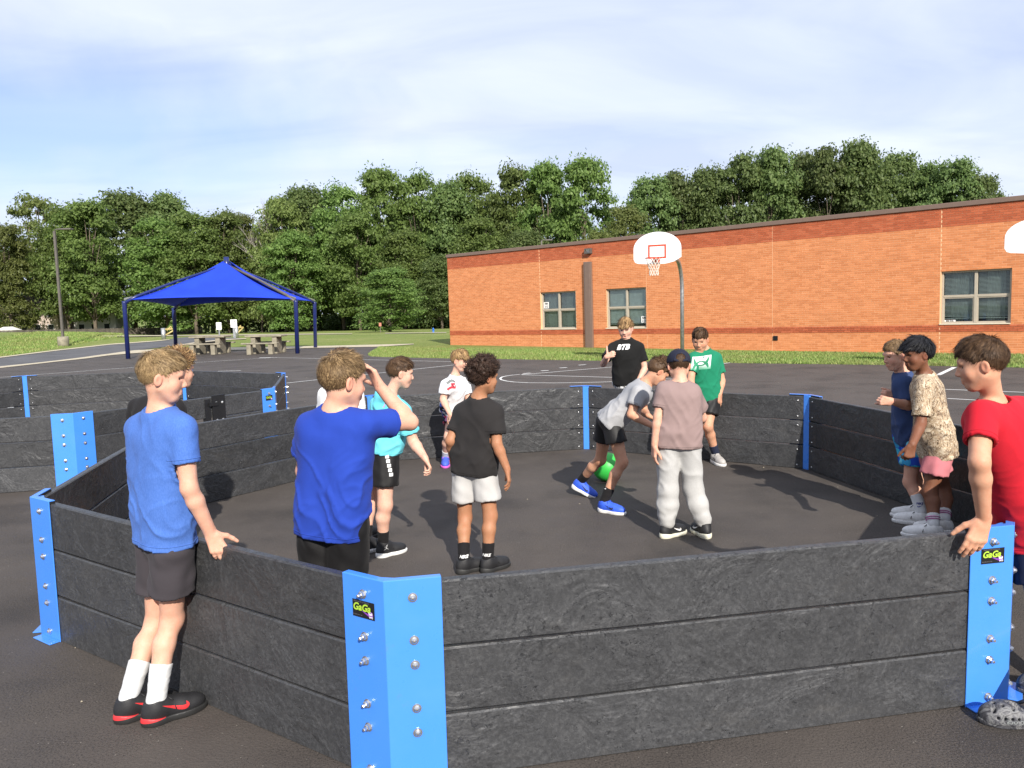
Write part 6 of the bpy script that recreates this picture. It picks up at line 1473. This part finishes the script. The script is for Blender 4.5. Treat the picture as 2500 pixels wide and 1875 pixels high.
# cap on the boy in mauve
c=d8['c']; R=d8['R']; s=d8['hs']; X=lambda *p: c+R@(np.array(p)*s)
F=Field(c-.16,c+.16,.0045); F.ell(X(0,-.012,.034),np.array((.088,.106,.090))*s,R,k=0)
sl,g=F.sub(F.lo,F.lo+F.n*F.v); q=[(g[0]-c[0])*R[0,i]+(g[1]-c[1])*R[1,i]+(g[2]-c[2])*R[2,i] for i in range(3)]
F.d=np.maximum(F.d,(.020*s+q[1]*.10-q[2]).astype(np.float32)); G=Field(c-.16,c+.16,.0045); G.ell(X(0,-.012,.034),np.array((.080,.098,.082))*s,R,k=0); F.d=np.maximum(F.d,-G.d)
F.ell(X(0,-.115,.040),np.array((.034,.05,.030))*s,R,'s',.003); F.cone(X(-.045,-.102,.022),X(.045,-.102,.022),.0075*s,.0075*s,k=.004)
br=Field(c-.2,c+.24,.005); br.ell(X(0,.115,.018),np.array((.078,.085,.016))*s,R,k=0); br.plane(X(0,.07,.02),-R[:,1])
V,Q=F.nets(); V=smooth(V,Q,1,.4); V2,Q2=br.nets(); t=NT('navy_cap_cloth'); t.bump(t.noise(500,2),.4,.003); capm=t.fin((.012,.014,.03),.8,0,.3)
d8['fix'](obj('cap',np_mesh('cap',np.concatenate([V,V2]),np.concatenate([Q,Q2+len(V)]),capm),d8['e']))
mb=MB(); mb.lathe([(.007*s,0),(.006*s,.004*s),(.001,.006*s)],10,Matrix.Translation(Vector(X(0,-.012,.124)))); d8['fix'](obj('cap_button',mb.mesh('cap_button',capm,True),d8['e']))
# clogs of the boy in red: perforated toe box and lettering
F=Field((-.03,-.08,-.02),(.31,.08,.14),.0036); F.ell((.17,.004,.030),(.100,.056,.058),k=.02); F.ell((.075,0,.028),(.085,.046,.050),k=.03); F.plane((0,0,.014),(0,0,-1)); F.plane((.12,0,.070),(-.42,0,.9)); F.cone((.055,0,.085),(.12,0,.085),.038,.036,'s',k=.006)
for x,y in((.165,0),(.19,.018),(.19,-.018),(.215,.0),(.155,.028),(.155,-.028),(.225,.028),(.225,-.026)): F.cone((x,y,.05),(x,y,.11),.0058,.0058,'s',k=.002)
for x in(.14,.165,.19,.215):
    for sgn in(-1,1): F.cone((x,sgn*.03,.040),(x,sgn*.09,.046),.006,.006,'s',k=.002)
V,Q=F.nets(); V=smooth(V,Q,1,.3); clog=np_mesh('clog',V,Q)
stv=BVHTree.FromPolygons([Vector(p) for p in V],[tuple(p) for p in Q.tolist()])
for o in [o for o in d12['e'].children if o.name.startswith('shoe')]:
    m=o.material_slots[0].material; o.data=clog.copy(); o.data.materials.clear(); o.data.materials.append(m); o.material_slots[0].link='DATA'
    for ch in list(o.children):
        if ch.name.startswith('laces'): ch.data=MB().tube([(.115,-.05,.05),(.05,-.052,.075),(.0,-.03,.08),(-.012,0,.08),(.0,.03,.08),(.05,.052,.075),(.115,.05,.05)],.007,8).mesh('heel_strap',PAT['marble'],True); ch.name='heel_strap'; ch.material_slots[0].material=PAT['marble']
    for fy in(-1,1):
        v,f=text_poly('crocs',.030,.0008); bm=bmesh.new(); vs=[]
        for p in v:
            q=Vector((.155+(p.x if fy<0 else -p.x),fy*.12,.036+p.y)); h=stv.ray_cast(q,Vector((0,-fy,0))); h=h if h[0] else stv.find_nearest(Vector((q.x,fy*.05,q.z))); vs.append(bm.verts.new(h[0]+Vector((0,fy*.0015,0))))
        for g_ in f:
            try: bm.faces.new([vs[j] for j in g_])
            except ValueError: pass
        me=bpy.data.meshes.new('lettering'); bm.to_mesh(me); bm.free(); me.materials.append(PGY); obj('lettering',me,o)

# small pale grit and leaf bits lying on the court
rg=np.random.default_rng(21); n=480; X_=rg.uniform(-9,12,n); Y_=rg.uniform(1.6,22,n)**1.0; k=rg.random(n); V=[];Q=[]
for i in range(n):
    r=.004+.009*k[i]**4; a=rg.random()*6.28; m=len(V); z=.003
    V+=[(X_[i]+r*math.cos(a),Y_[i]+r*math.sin(a),z),(X_[i]+r*.7*math.cos(a+1.7),Y_[i]+r*.7*math.sin(a+1.7),z),(X_[i]-r*math.cos(a),Y_[i]-r*math.sin(a),z),(X_[i]+r*.6*math.cos(a-1.6),Y_[i]+r*.6*math.sin(a-1.6),z),(X_[i],Y_[i],z+r*.7)]
    Q+=[(m,m+1,m+4),(m+1,m+2,m+4),(m+2,m+3,m+4),(m+3,m,m+4)]
obj('grit',new_mesh('grit',V,Q,simple('pale_grit',(.30,.26,.20),.9,var=.4,scale=3)),kind='stuff')
